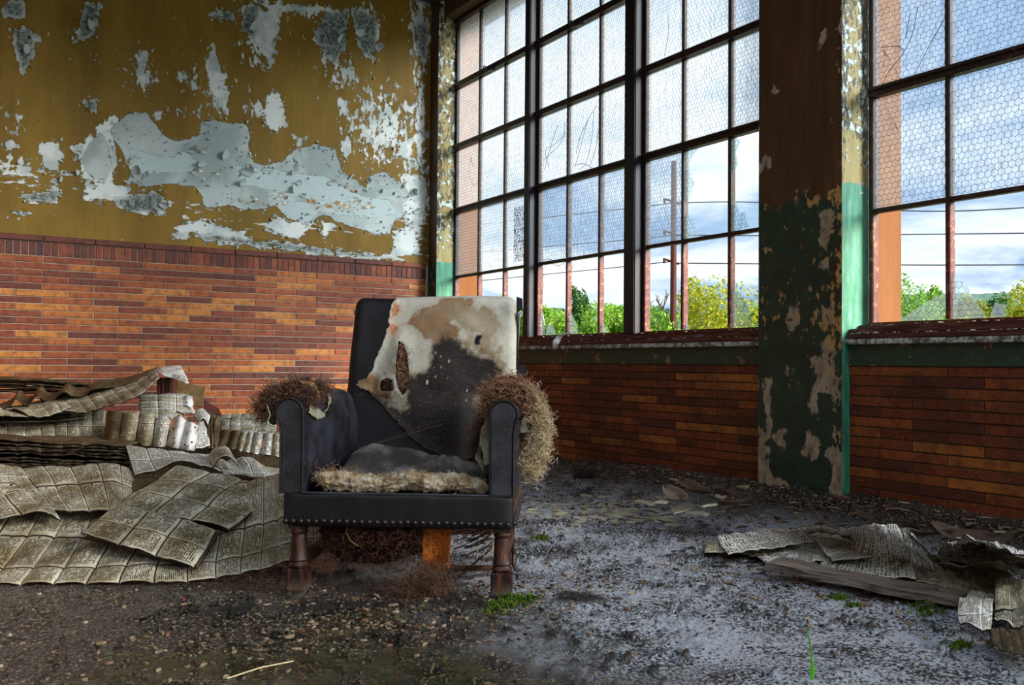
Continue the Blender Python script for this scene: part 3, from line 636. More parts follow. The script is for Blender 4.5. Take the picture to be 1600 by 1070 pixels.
obj('plaster', Vp, gridF(nwx, nwz)[:, ::-1], M['plaster'], wl, True, cols=dict(grey=a_g.ravel(), white=a_w.ravel(), scab=a_s.ravel(), rem=a_r.ravel(), lay=union(lay_polys).ravel(), dens=dens.ravel(), streak=streak.ravel()))
mb = MB().box(-7.5, -3.3, -.006, .01, TOPL + .12, 3.74); mb.build('plaster', M['flakeo'], wl)
# curled paint flakes standing off the wall
def flake_mesh(seed, m):
    r = random.Random(seed); V = []; F = []; n = 7
    for i in range(n):
        w = 2 * math.pi * i / n; rr = .5 * r.uniform(.55, 1.2); V.append((rr * math.cos(w) * 1.3, 0, rr * math.sin(w)))
    lift = r.uniform(.7, 1.5); V = [(x, -lift * max(0, z + .3) ** 1.5, z * (1 - .3 * lift * (z > 0))) for x, y, z in V]; V.append((0, -.06 * lift, -.02))
    F = [(i, (i + 1) % n, n) for i in range(n)]; k = len(V)
    V += [(x, y - .05, z) for x, y, z in V]; F += [(b + k, a + k, c + k) for a, b, c in F]; F += [(i, i + k, (i + 1) % n + k, (i + 1) % n) for i in range(n)]
    return mesh_('paint_flake', V, F, m)
fm = [flake_mesh(s, M['flakew']) for s in range(5)] + [flake_mesh(20 + s, M['flakeo']) for s in range(2)]
big = [(350, 243, .05), (303, 268, .04), (206, 250, .04), (213, 268, .05), (228, 272, .035), (384, 268, .06), (378, 285, .05), (390, 262, .04), (460, 268, .05), (465, 285, .045), (458, 296, .04), (318, 236, .04), (517, 285, .04), (300, 236, .05), (312, 256, .055), (472, 305, .03), (120, 270, .03), (135, 285, .03), (95, 280, .03), (55, 60, .05), (40, 78, .04), (140, 40, .05), (395, 40, .05), (530, 60, .05), (515, 90, .04), (560, 52, .05), (590, 75, .05), (255, 320, .04), (240, 330, .035), (645, 300, .05), (650, 330, .05), (640, 350, .04), (655, 250, .04), (598, 297, .03), (575, 282, .035)]
nfl = 0
for x, y, s in big:
    p = on_wall(x, y); inst('paint_flake', fm[nfl % 5], wl, (p[0], -.010, p[2]), rot=(0, rnd.uniform(-1.5, 1.5), 0), scale=(s * 1.3, s * 1.3, s * 1.3)); nfl += 1
sml = MB(); k = 0
while k < 900:
    i = rnd.randrange(nwx); j = rnd.randrange(nwz)
    pr = (abs(a_g[i, j]) < .03) * .5 + (abs(a_w[i, j]) < .025) * .35 + dens[i, j] * .25
    if rnd.random() > pr: continue
    s = rnd.uniform(.006, .022); R = Matrix.Rotation(rnd.uniform(0, 6.28), 3, 'Y'); me = fm[rnd.randrange(7)]
    x0 = wx[i] + rnd.uniform(-.01, .01); z0 = wz[j] + rnd.uniform(-.01, .01)
    sml.add([R @ (v.co * s) + Vector((x0, -.008, z0)) for v in me.vertices], [tuple(f.vertices) for f in me.polygons]); k += 1
sml.build('paint_flakes', M['flakew'], wl, kind='stuff')

# ---- window wall
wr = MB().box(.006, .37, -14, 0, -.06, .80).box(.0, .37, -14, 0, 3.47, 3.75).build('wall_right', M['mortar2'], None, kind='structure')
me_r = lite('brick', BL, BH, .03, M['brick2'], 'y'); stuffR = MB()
def course_r(r, w0, w1, u0):
    z = TOPR - r * BH; k = math.floor((w0 - u0) / BL); w = u0 + k * BL
    while w < w1:
        a, b = max(w, w0), min(w + BL, w1)
        if b - a > .02:
            xo = rnd.uniform(-.0018, .0022)
            if z < .02 or a < 1.05 or a > 4.9: stuffR.box(xo, .03, -b + .003, -a - .003, z + .003, z + BH - .003)
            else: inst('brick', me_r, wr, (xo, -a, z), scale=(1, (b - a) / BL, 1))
        w += BL
for r in range(1, 17):
    course_r(r, .14, 3.49, 4.86085 * BL if r % 2 else 4.36085 * BL)
    course_r(r, 3.968, 7.33, 13.50559 * BL if r % 2 else 13.00559 * BL)
    course_r(r, 7.81, 13.9, .5 if r % 2 else .65)
stuffR.build('brick_courses', M['brick2'], wr, kind='stuff')
bays = [(.14, 3.49), (3.968, 7.33), (7.81, 11.17)]
for a, b in bays:
    MB().box(-.006, .1, -b, -a, TOPR, .808, .002).build('painted_band', M['band'], wr)
    MB().box(-.034, .1, -b - (.0), -a, .806, .829, .003).build('ledge', M['ledge'], wr)
    MB().box(-.022, .12, -b, -a, .829, .853, .004).box(-.006, .12, -b, -a, .853, .874, .004).box(.06, .16, -b, -a, .872, .892, .003).build('window_sill', M['sill'], wr)
    MB().box(.2, .37, -b, -a, .78, .87).build('outer_sill', M['concrete'], wr)
# piers
def face(name, parent, P0, eu, ev, nu, nv, m, fields, **kw):
    u = np.linspace(0, 1, nu); v = np.linspace(0, 1, nv); U_, V_ = np.meshgrid(u, v, indexing='ij')
    P = np.array(P0) + U_[..., None] * np.array(eu) + V_[..., None] * np.array(ev)
    return obj(name, P.reshape(-1, 3), gridF(nu, nv), m, parent, True, cols={k: np.asarray(f(P)).ravel() for k, f in fields.items()}, **kw)
def ppoly(pts, X=-.05): return [tuple(on_pier(x, y, X)[[1, 2]]) for x, y in pts]
def cr7(pts): return [(1170 + x / 3.1465, 560 + y / 3.1465) for x, y in pts]
def cr6(pts): return [(1150 + x / 1.911, y / 1.911) for x, y in pts]
peels = [cr7(q) for q in [[(35, 300), (90, 380), (95, 480), (120, 560), (180, 610), (260, 650), (290, 700), (400, 690), (380, 640), (420, 600), (400, 520), (370, 480), (390, 430), (440, 420), (470, 460), (470, 760), (35, 760)],
   [(80, 100), (110, 95), (115, 180), (110, 340), (85, 380), (75, 200)], [(150, 330), (190, 350), (165, 445), (130, 380)], [(285, 350), (340, 380), (345, 480), (300, 500), (270, 470)], [(310, 0), (420, 0), (450, 120), (440, 240), (400, 180), (340, 150), (340, 280), (300, 250), (290, 190), (330, 130)], [(405, 290), (430, 330), (425, 420), (412, 380)], [(180, 30), (215, 60), (190, 80), (165, 50)]]]
peels += [cr6(q) for q in [[(260, 620), (295, 620), (290, 690), (262, 745), (245, 700)], [(250, 780), (290, 755), (275, 800), (250, 805)], [(160, 900), (190, 900), (195, 960), (165, 990), (150, 950)], [(245, 1000), (290, 1000), (300, 1060), (250, 1070)], [(75, 730), (95, 740), (85, 770)], [(250, 910), (290, 925), (285, 975), (262, 965)]]]
peels = [ppoly(q) for q in peels]
pchip = [ppoly(cr6(q)) for q in [[(70, 470), (105, 455), (100, 500), (72, 505)], [(250, 100), (275, 70), (272, 120), (250, 140)], [(190, 570), (215, 565), (210, 590)], [(298, 90), (318, 60), (316, 150)], [(105, 260), (120, 262), (115, 285)]]]
def f_line(P): return P[..., 2] - 1.475 - .02 * np.sin(P[..., 1] * 23)
def f_peel(P):
    Q = P[..., [1, 2]]; r = np.full(Q.shape[:-1], -.2)
    for q in peels + pchip: r = np.maximum(r, sdpoly(Q, q))
    e = np.minimum(P[..., 1] + 3.968, -3.49 - P[..., 1]); r = np.maximum(r, .004 - e - .01)
    return r
def f_dens(P): return .62 * np.exp(-((P[..., 2] - 1.0) / .5) ** 2) + .45 * smooth(-3.84, -3.96, P[..., 1]) + .5 * np.exp(-((P[..., 2] - 1.46) / .04) ** 2)
def pier_(name, w0, w1, main):
    o = MB().box(-.048, .2, -w1 + .002, -w0 - .002, -.05, 3.75).build(name, M['concrete'], None, kind='structure')
    n = 2 if not main else 60
    face('painted_face', o, (-.05, -w0, -.05), (0, -(w1 - w0), 0), (0, 0, 3.8), 50 if main else 10, 220 if main else 60, M['pier'], dict(line=f_line, peel=f_peel if main else (lambda P: np.full(P.shape[:-1], -.1)), dens=f_dens))
    def rd(P): return np.clip(.15 + .5 * smooth(1.62, 1.9, P[..., 2]) * smooth(2.2, 2.05, P[..., 2]) * 0 + .45 * smooth(1.52, 1.8, P[..., 2]) + .35 * np.exp(-((P[..., 0] + .05) / .03) ** 2) * (P[..., 2] > 1.5) + .35 * smooth(.04, .12, P[..., 0]) - .5 * smooth(1.5, 1.4, P[..., 2]), -.6, .9)
    face('painted_reveal', o, (-.05, -w1, -.05), (.19, 0, 0), (0, 0, 3.8), 12, 220, M['reveal'], dict(line=lambda P: P[..., 2] - 1.512, dens=rd, wob=lambda P: np.full(P.shape[:-1], .09 if main else .01)))
    MB().box(.14, .375, -w1 + .0005, -w0 - .0005, .6, 3.75, .006).build('outer_render', M['orange'], o)
    return o
pier_('corner_pillar', -.3, .141, False); pier_('pillar', 3.49, 3.968, True); pier_('pillar', 7.33, 7.81, False); pier_('pillar', 11.17, 11.65, False)
# ---- steel windows
def hexnet(w, h, pitch=.0268, clip=None):
    E = []; s = pitch / math.sqrt(3); ny_ = int(h / (1.5 * s)) + 2; nx_ = int(w / pitch) + 2
    for j in range(-1, ny_):
        for i in range(-1, nx_):
            cx = i * pitch + (pitch / 2 if j % 2 else 0); cz = j * 1.5 * s
            P = [(cx + s * math.cos(math.radians(a)), cz + s * math.sin(math.radians(a))) for a in (90, 150, 210, 270)]
            E += [(P[0], P[1]), (P[1], P[2]), (P[2], P[3])]
    L = []
    for a, b in E:
        if clip is not None:
            mx, mz = (a[0] + b[0]) / 2, (a[1] + b[1]) / 2
            if sdpoly(np.array([[mx, mz]]), clip)[0] < .002: continue
        else:
            if max(a[0], b[0]) > w or min(a[0], b[0]) < 0 or max(a[1], b[1]) > h or min(a[1], b[1]) < 0: continue
        L.append([(0, -a[0], a[1]), (0, -b[0], b[1])])
    return L
PW0, PH0 = .345, .498
V, F = fibre_mesh(hexnet(PW0, PH0), .0010)
net_me = mesh_('wire_netting', V, F, M['wire'])
pane_me = {k: mesh_('pane', np.array(MB().box(0, .004, -PW0, 0, 0, PH0).V), MB().box(0, .004, -PW0, 0, 0, PH0).F, M[k]) for k in ('glass_clear', 'glass_frost')}
rows = [.90, 1.40, 1.922, 2.44, 2.935, 3.455]
def window(name, o0, end, kindf, broken):
    root = empty(name, (.13, -(o0 + end) / 2, .89), kind='structure')
    inv = (-.13, (o0 + end) / 2, -.89)
    def B(nm, m, *a, bev=.003):
        mb = MB().box(*a, bev); mb.V = [(v[0] + inv[0], v[1] + inv[1], v[2] + inv[2]) for v in mb.V]; return mb.build(nm, m, root)
    cols_ = [o0, o0 + .373, o0 + .746, o0 + 1.105, o0 + 1.186, o0 + 1.54, o0 + 1.885, o0 + 2.198, o0 + 2.309, o0 + 2.640, o0 + 2.995, end]
    bx = [(cols_[0], cols_[3]), (cols_[4], cols_[7]), (cols_[8], cols_[11])]
    B('mullion', M['mull'], .05, .16, -cols_[4] + .006, -cols_[3] - .002, .89, 3.47, bev=.006); B('mullion', M['mull'], .05, .16, -cols_[8] + .004, -cols_[7] - .004, .89, 3.47, bev=.006)
    B('head_rail', M['steel'], .09, .16, -end, -o0, 3.44, 3.47); B('bottom_rail', M['steel'], .10, .15, -end, -o0, .888, .905)
    for bi, (a, b) in enumerate(bx):
        B('side_rail', M['steel'], .108, .15, -a - .024, -a, .9, 3.45); B('side_rail', M['steel'], .108, .15, -b, -b + .022, .9, 3.45)
        for z, t, dpt in ((1.40, .010, .115), (1.922, .016, .10), (2.44, .019, .09), (2.935, .020, .09)):
            B('transom', M['steel'], dpt, .15, -b, -a, z - t, z + t)
        B('vent_lip', M['steel'], .085, .112, -b + .01, -a - .01, 1.93, 1.945)
        gb = cols_[bi * 4 + 1: bi * 4 + 3]
        for w in gb:
            for r in range(5): B('glazing_bar', M['steel'], .112, .15, -w - .011, -w + .011, rows[r] + .008, rows[r + 1] - .010)
        edges_ = [a] + list(gb) + [b]
        for c in range(3):
            l, rr = edges_[c] + .011, edges_[c + 1] - .011
            for r in range(5):
                zb, zt = rows[r] + .008, rows[r + 1] - .008; ci = bi * 3 + c
                kd = kindf(r, ci)
                if kd is None: continue
                sc = (1, (rr - l) / PW0, (zt - zb) / PH0); loc = Vector((.130, -l, zb)) + Vector(inv)
                if isinstance(kd, str):
                    inst('pane', pane_me[kd], root, loc, scale=sc); inst('wire_netting', net_me, root, loc - Vector((.001, 0, 0)), scale=sc)
                else:
                    for poly in kd:
                        q = [(x * (rr - l), y * (zt - zb)) for x, y in poly]
                        mb = MB(); n = len(q); mb.add([(0, -x, z) for x, z in q] + [(.004, -x, z) for x, z in q], [tuple(range(n)), tuple(range(n, 2 * n))[::-1]] + [(i, (i + 1) % n, n + (i + 1) % n, n + i) for i in range(n)])
                        o = mb.build('glass_shard', M['glass_shard'], root); o.location = loc
                        Ln = hexnet(rr - l, zt - zb, clip=np.array(q))
                        if Ln:
                            V_, F_ = fibre_mesh(Ln, .0008); o2 = obj('wire_netting', V_, F_, M['wire'], root); o2.location = loc - Vector((.001, 0, 0))
    return root, inv
sh = {0: [[(0, 0), (.30, 0), (.12, .10), (.05, .22), (0, .12)]], 3: [[(.0, 0), (.18, 0), (.2, .14), (.12, .30), (.02, .40)], [(.22, 0), (.62, 0), (.5, .12), (.3, .16)]], 4: [[(0, 0), (.3, 0), (.24, .1), (.1, .26), (.0, .3)]], 5: [[(0, 0), (.22, 0), (.06, .14), (0, .1)], [(.75, 0), (1, 0), (1, .12), (.85, .08)]], 6: [[(.85, .0), (1, 0), (1, .3), (.92, .16)]],
      7: [[(0, .0), (.1, 0), (.02, .1)]], 8: [[(0, 0), (.42, 0), (.36, .16), (.16, .36), (.0, .42)], [(.4, 0), (1, 0), (1, .10), (.8, .16), (.6, .08)]]}
def k1(r, c):
    if r == 0: return sh.get(c)
    if r == 1:
        if c == 7: return [[(0, 0), (.30, .02), (.22, .16), (.08, .26), (0, .30)], [(0, .40), (.10, .48), (.20, .60), (.10, .72), (.06, .84), (.20, .94), (.36, 1), (0, 1)]]
        if c == 8: return [[(0, 0), (.35, .03), (.26, .10), (.26, .2), (.12, .18), (.08, .30), (0, .28)], [(0, .6), (.09, .7), (.05, .82), (.14, .92), (.05, 1), (0, 1)]]
        return 'glass_clear' if c in (0, 3, 4, 5, 6) else 'glass_frost'
    return 'glass_frost'
def k2(r, c):
    if r == 0: return {0: [[(.35, 0), (.98, 0), (.98, .22), (.85, .2), (.55, .09)]], 1: [[(.0, 0), (.40, 0), (.30, .12), (.16, .28), (.04, .36), (0, .4)], [(.44, 0), (.62, 0), (.62, .10), (.5, .12)]], 2: [[(0, 0), (.4, 0), (.1, .4), (0, .3)]]}.get(c)
    return 'glass_clear' if r < 4 else 'glass_frost'
w1, inv1 = window('window_1', .141, 3.49, k1, {}); w2, inv2 = window('window_2', 3.985, 7.33, k2, {})
w3, inv3 = window('window_3', 7.81, 11.17, lambda r, c: 'glass_frost' if r > 1 else None, {})
# details on the first window
def w1add(mb, nm, m, **kw):
    mb.V = [(v[0] + inv1[0], v[1] + inv1[1], v[2] + inv1[2]) for v in mb.V]; return mb.build(nm, m, w1, **kw)
for (x, y) in ((768, 108), (905, 38)):
    p = on_pier(x, y, .085); mb = MB().box(.06, .10, p[1] - .03, p[1] + .03, p[2] - .012, p[2] + .022, .005)
    mb.tube([(.05, p[1] + .045 + .018 * math.cos(t), p[2] + .012 + .018 * math.sin(t)) for t in np.linspace(0, 6.28, 14)], .004, 5); w1add(mb, 'vent_latch', M['mull'])
a = on_pier(803, 325, .127); b = on_pier(823, 406, .127)
mb = MB().box(.1268, .1282, b[1], a[1], b[2], a[2]); w1add(mb, 'sticker_residue', M['sticker'])
def crack(pts, nm='vine_stem', rad=.0016, X=.122, m='vine', kw=None):
    P = [on_pier(x, y, X) for x, y in pts]; P = catmull(np.array(P), len(P) * 4); mb = MB().tube(list(P), rad, 4); return w1add(mb, nm, M[m])
for pts in [[(851, 265), (857, 240), (868, 205), (872, 195)], [(858, 262), (852, 235), (863, 228), (880, 212), (882, 190)], [(850, 250), (862, 238), (875, 225), (884, 205)], [(898, 262), (907, 230), (918, 190), (932, 165)], [(905, 265), (915, 255), (924, 220), (928, 175)], [(921, 262), (930, 235), (935, 205)], [(896, 258), (912, 256), (925, 262)], [(900, 240), (908, 210), (921, 183)],
            [(1044, 22), (1044, 55), (1040, 78), (1038, 88)], [(856, 412), (849, 420), (850, 440), (846, 460)], [(858, 410), (872, 415), (886, 408)], [(880, 412), (890, 425), (896, 412)], [(846, 420), (852, 405), (866, 408), (876, 420)]]:
    crack(pts)
for pts in [[(737, 245), (733, 270), (741, 290), (749, 275), (747, 245)], [(733, 240), (740, 262)]]: crack(pts, 'crack_line', .0012, m='sill')
def w2add(pts, rad=.0016, X=.122, m='vine'):
    P = [on_pier(x, y, X) for x, y in pts]; P = catmull(np.array(P), len(P) * 5); mb = MB().tube(list(P), rad, 4)
    mb.V = [(v[0] + inv2[0], v[1] + inv2[1], v[2] + inv2[2]) for v in mb.V]; mb.build('vine_stem', M[m], w2)
for pts in [[(1376, 137), (1390, 110), (1410, 85), (1425, 55), (1434, 10)], [(1424, 127), (1450, 75), (1475, 30)], [(1378, 74), (1400, 72), (1413, 78)], [(1415, 60), (1422, 20)]]: w2add(pts)
for pts in [[(1380, 78), (1395, 100), (1408, 128)], [(1399, 5), (1397, 45), (1405, 72)], [(1381, 160), (1395, 185), (1406, 212)], [(1383, 80), (1382, 95), (1379, 105)]]: w2add(pts, .0018, m='ledge')
# ceiling cut short to let light in; unseen side wall added to block light
MB().box(-7.5, .37, -4.2, .3, 3.72, 3.9).build('ceiling', M['ceil'], None, kind='structure')
MB().box(-7.8, -7.5, -14, .3, -.1, 3.9).build('light_block_wall', M['ceil'], None, kind='structure')
MB().box(-.42, .06, -4.2, -.05, 3.60, 3.72, .01).build('ceiling_beam', M['ceil'], None, kind='structure')

# ================================================================ OUTDOORS
MB().box(.5, 900, -500, 900, -5.2, -5.0).box(-40, 0.4, 6, 900, -5.2, -5).build('ground', M['meadow'], None, kind='structure')
def hill(name, D, xs, ys, seed, kw):
    n = 260; X_ = np.linspace(xs[0], xs[-1], n); Y_ = np.interp(X_, xs, ys); pts = []
    for i, (x, y) in enumerate(zip(X_, Y_)):
        d = ray(x, 500); d = d / np.linalg.norm(d[:2]); tz = CAM[2] + (568 - y) / FOC * D + D * .0008 * (fbm(np.array([[i * .35, seed]]), 1, 4, seed)[0] - .5) * 6
        for q, (dd, fz) in enumerate(((0, 0), (.25, .55), (.5, .85), (.8, 1), (1.3, .6))):
            pts.append((CAM[0] + d[0] * D * (.75 + .25 * dd), CAM[1] + d[1] * D * (.75 + .25 * dd), -5 + (tz + 5) * fz * (.75 + .25 * dd)))
    return obj(name, np.array(pts), gridF(n, 5), M['hill'], None, False, **kw)
hill('hill_ridge', 700, (500, 800, 950, 1050, 1183, 1300, 1450, 1520, 1600, 1900), (485, 482, 478, 484, 470, 462, 462, 466, 462, 455), 3, dict(label='long blue-green wooded ridge far off on the horizon beyond the trees', category='hill', kind='thing'))
def leaves(n, rx, ry, rz, size, seed, lumps=9):
    r = np.random.RandomState(seed); C_ = r.normal(size=(lumps, 3)); C_ /= np.linalg.norm(C_, axis=1, keepdims=True); C_ *= r.uniform(.25, .8, (lumps, 1)); C_[:, 2] = C_[:, 2] * .8
    k = r.randint(0, lumps, n); v = r.normal(size=(n, 3)); v /= np.linalg.norm(v, axis=1, keepdims=True); P = C_[k] + v * (r.uniform(.25, .45, (lumps, 1))[k]) * r.uniform(.6, 1.05, (n, 1))
    lo_, hi_ = np.percentile(P, 2, axis=0), np.percentile(P, 98, axis=0); P = (P - (lo_ + hi_) / 2) / ((hi_ - lo_) / 2); P = P * np.array([rx, ry, rz]); P[:, 2] += rz
    a = r.normal(size=(n, 3)); a /= np.linalg.norm(a, axis=1, keepdims=True); b = np.cross(a, r.normal(size=(n, 3))); b /= np.linalg.norm(b, axis=1, keepdims=True); s = size * r.uniform(.5, 1.4, (n, 1))
    V = np.stack([P - a * s, P + b * s * .5, P + a * s, P - b * s * .5], 1).reshape(-1, 3); F = np.arange(4 * n).reshape(-1, 4)
    return V, F
def tree(px, ytop, D, wpx, hpx, kd, label, seed, bare=False, category='tree'):
    p = PX(px, ytop, D); rx = wpx / 2 / FOC * D; rz = hpx * .62 / FOC * D; base = Vector((p[0], p[1], -5.0)); top = p[2]
    t = empty('tree', base, 0, label=label, category=category, group='trees beyond the windows')
    ch = top - 2 * rz + 5.0
    mb = MB().tube([(0, 0, 0), (.1, .05, ch * .5), (0, 0, ch + rz * .7)], [.22, .17, .08], 7)
    r = random.Random(seed)
    for _ in range(9):
        a = r.uniform(0, 6.28); h0 = ch + rz * r.uniform(-.2, .6); L = rx * r.uniform(.4, .9)
        pts = [(0, 0, h0), (math.cos(a) * L * .5, math.sin(a) * L * .5, h0 + rz * .35), (math.cos(a) * L, math.sin(a) * L, h0 + rz * r.uniform(.5, 1.1))]
        mb.tube(pts, [.06, .04, .015], 5)
        if bare:
            for _ in range(5):
                q = Vector(pts[1]).lerp(Vector(pts[2]), r.random()); e = q + Vector((r.uniform(-.5, .5), r.uniform(-.5, .5), r.uniform(.3, .9))) * rx * .6; mb.tube([q, q.lerp(e, .5) + Vector((.05, 0, .05)), e], [.025, .018, .008], 4)
    mb.build('trunk', M['trunk'], t)
    if not bare:
        V, F = leaves(int(5200 + 2200 * min(1.5, wpx / 80)), rx, rx, rz, .0026 * D * .75, seed); V[:, 2] += ch
        obj('crown', V, F, M[kd], t, kind='stuff')
    return t
T = [(700, 476, 48, 80, 60, 'leaf_green', 'light green tree mostly hidden behind the left end of the first window'),
     (770, 474, 46, 90, 70, 'leaf_green', 'light green tree seen low in the pane left of the first mullion'),
     (856, 485, 44, 70, 60, 'leaf_green', 'round green tree just right of the first mullion in the left window'),
     (908, 459, 50, 34, 90, 'leaf_dark', 'slim darker green tree with a pointed top in the left window'),
     (905, 484, 40, 80, 60, 'leaf_green', 'broad light green tree at the foot of the slim pointed one'),
     (962, 482, 42, 80, 64, 'leaf_green', 'broad green tree directly left of the second mullion'),
     (1022, 487, 40, 74, 60, 'leaf_green', 'low green tree between the second mullion and the utility pole'),
     (1068, 492, 46, 60, 50, 'leaf_green', 'low green tree just right of the utility pole'),
     (1118, 444, 36, 112, 130, 'leaf_gold', 'large yellowing tree between the utility pole and the pillar'),
     (1192, 486, 44, 60, 50, 'leaf_green', 'green tree half hidden behind the left edge of the pillar'),
     (1432, 447, 38, 74, 110, 'leaf_green', 'tall fresh green tree beside the orange jamb in the right window'),
     (1478, 458, 42, 54, 90, 'leaf_green', 'green tree behind the glazing bar of the right window'),
     (1516, 470, 40, 60, 80, 'leaf_gold', 'yellow-green tree just right of the glazing bar'),
     (1550, 470, 48, 50, 80, 'leaf_dark', 'deep green tree in the middle of the right pane'),
     (1590, 460, 40, 70, 100, 'leaf_gold', 'yellow-green tree at the right edge of the view'),
     (830, 492, 52, 120, 60, 'leaf_dark', 'dark bushy tree behind the first mullion of the left window'), (985, 494, 52, 120, 60, 'leaf_dark', 'dark bushy tree behind the second mullion of the left window'), (1160, 494, 50, 120, 60, 'leaf_green', 'green bushy tree right behind the large yellowing one'), (1490, 488, 50, 150, 60, 'leaf_green', 'wide low green tree behind the broken shards of the right window'), (1570, 492, 52, 120, 50, 'leaf_green', 'wide low green tree at the back right of the right window'),
     (1650, 466, 42, 90, 90, 'leaf_dark', 'deep green tree past the right edge of the view')]
for i, (px, yt, D, wp, hp, kd, lb) in enumerate(T): tree(px, yt, D, wp, hp, kd, lb, 100 + i)
tree(1034, 432, 56, 50, 60, 'leaf_green', 'bare leafless tree left of the utility pole', 300, bare=True)
tree(1085, 440, 54, 40, 60, 'leaf_green', 'bare leafless sapling between the utility pole and the yellowing tree', 301, bare=True)
p = PX(1053, 252, 40); pole = empty('utility_pole', (p[0], p[1], -5), 0, label='tall red-brown timber utility pole outside the left window', category='pole')
MB().tube([(0, 0, 0), (0, 0, p[2] + 5)], [.17, .12], 10).build('pole_shaft', M['pole'], pole)
cab = []
dirr = np.array([RV[0], RV[1], 0]); dirr /= np.linalg.norm(dirr)
arms = [(317, .0), (367, .0), (411, .0)]
for y, _ in arms:
    q = PX(1053, y, 40); z = q[2] + 5
    mb = MB().tube([(-.9 * dirr[0] * .5, -.9 * dirr[1] * .5, z + .18), (.25 * dirr[0], .25 * dirr[1], z - .05)], .05, 6).lathe([(.05, z - .02), (.07, z + .03), (.05, z + .09), (.07, z + .14), (.03, z + .2)], (-.4 * dirr[0], -.4 * dirr[1], 0), 8)
    mb.build('insulator_arm', M['pole'], pole)
for i, (pts, lb) in enumerate([([(1053, 317, 40), (1183, 316, 37), (1450, 330, 33), (1700, 318, 30)], 'topmost overhead cable running right from the utility pole'), ([(1053, 367, 40), (1183, 368, 37), (1450, 366, 33), (1700, 363, 30)], 'middle overhead cable running right from the utility pole'), ([(1053, 411, 40), (1183, 412, 37), (1450, 414, 33), (1700, 413, 30)], 'lowest overhead cable running right from the utility pole'),
        ([(1053, 317, 40), (930, 331, 44), (650, 362, 54)], 'topmost overhead cable running left from the utility pole'), ([(1053, 367, 40), (930, 379, 44), (650, 402, 54)], 'middle overhead cable running left from the utility pole'), ([(1053, 408, 40), (930, 421, 44), (650, 448, 54)], 'lowest overhead cable running left from the utility pole')]):
    P = catmull(np.array([PX(*q) for q in pts]), 30); o = MB().tube(list(P), .022, 4).build('overhead_cable', M['wire'], None, label=lb, category='cable', group='overhead cables on the utility pole')
#@@PART3
# ================================================================ THE ARMCHAIR
ANG = math.radians(-35.5); AX = np.array([math.cos(ANG), math.sin(ANG), 0]); AY = np.array([-math.sin(ANG), math.cos(ANG), 0]); CO = np.array([-2.188, -4.024, 0])
def CH(x, y, ly):                       # local point of the chair on its plane at depth ly
    d = ray(x, y); t = ((CO - CAM) @ AY + ly) / (d @ AY); P = CAM + t * d - CO
    return np.array([P @ AX, P @ AY, P[2]])
chair = empty('armchair', CO, ANG, label='ruined black leather armchair with torn stained canvas back, in the middle of the muddy floor', category='armchair')
def superbox(x0, x1, y0, y1, z0, z1, rx, n=14, warp=None):   # rounded, densely meshed box
    bm = bmesh.new(); bmesh.ops.create_cube(bm, size=2); bmesh.ops.subdivide_edges(bm, edges=bm.edges[:], cuts=n, use_grid_fill=True)
    hx, hy, hz = (x1 - x0) / 2, (y1 - y0) / 2, (z1 - z0) / 2; V = []
    for v in bm.verts:
        p = np.array(v.co) * (hx, hy, hz); lim = np.maximum(np.array([hx, hy, hz]) - rx, 0); q = np.clip(p, -lim, lim); dlt = p - q; L = np.linalg.norm(dlt)
        if L > 1e-9: p = q + dlt / L * min(rx, L if np.count_nonzero(np.abs(dlt) > 1e-9) > 1 else rx)
        p = p + ((x0 + x1) / 2, (y0 + y1) / 2, (z0 + z1) / 2)
        V.append(warp(p) if warp else p)
    F = [[v.index for v in f.verts] for f in bm.faces]; bm.free(); return np.array(V), F
# legs
def front_leg(x, y):
    mb = MB(); k = 22
    mb.lathe([(.020, -.03), (.022, .0), (.024, .008)], (x, y, 0), k)
    mb.box(x - .033, x + .033, y - .033, y + .033, .004, .076, .007)
    mb.lathe([(.020, .074), (.031, .079), (.033, .085), (.028, .091), (.026, .095), (.029, .101), (.0255, .110), (.0245, .14), (.0225, .172), (.0215, .178), (.026, .183), (.027, .188), (.023, .193), (.023, .202)], (x, y, 0), k)
    mb.box(x - .028, x + .028, y - .026, y + .028, .196, .215, .003)
    return mb
for s in (-1, 1): front_leg(s * .315, .035).build('leg', M['legwood'], chair, True)
for s in (-1, 1): MB().box(s * .30 - .024, s * .30 + .024, .56, .605, -.02, .24, .004).build('leg', M['legwood'], chair)
mb = MB().box(-.31, .31, .565, .59, .085, .118, .003); mb.build('stretcher', M['frame'], chair)
for s in (-1, 1): MB().box(s * .31 - .014, s * .31 + .014, .05, .58, .075, .112, .003).build('stretcher', M['frame'], chair)
mb = MB(); mb.tube([(.06, .10, .07), (.20, .2, .045), (.315, .34, .02)], .010, 6).tube([(.17, .15, .03), (.26, .22, .10), (.30, .3, .15)], .004, 5); mb.build('broken_slat', M['frame'], chair)
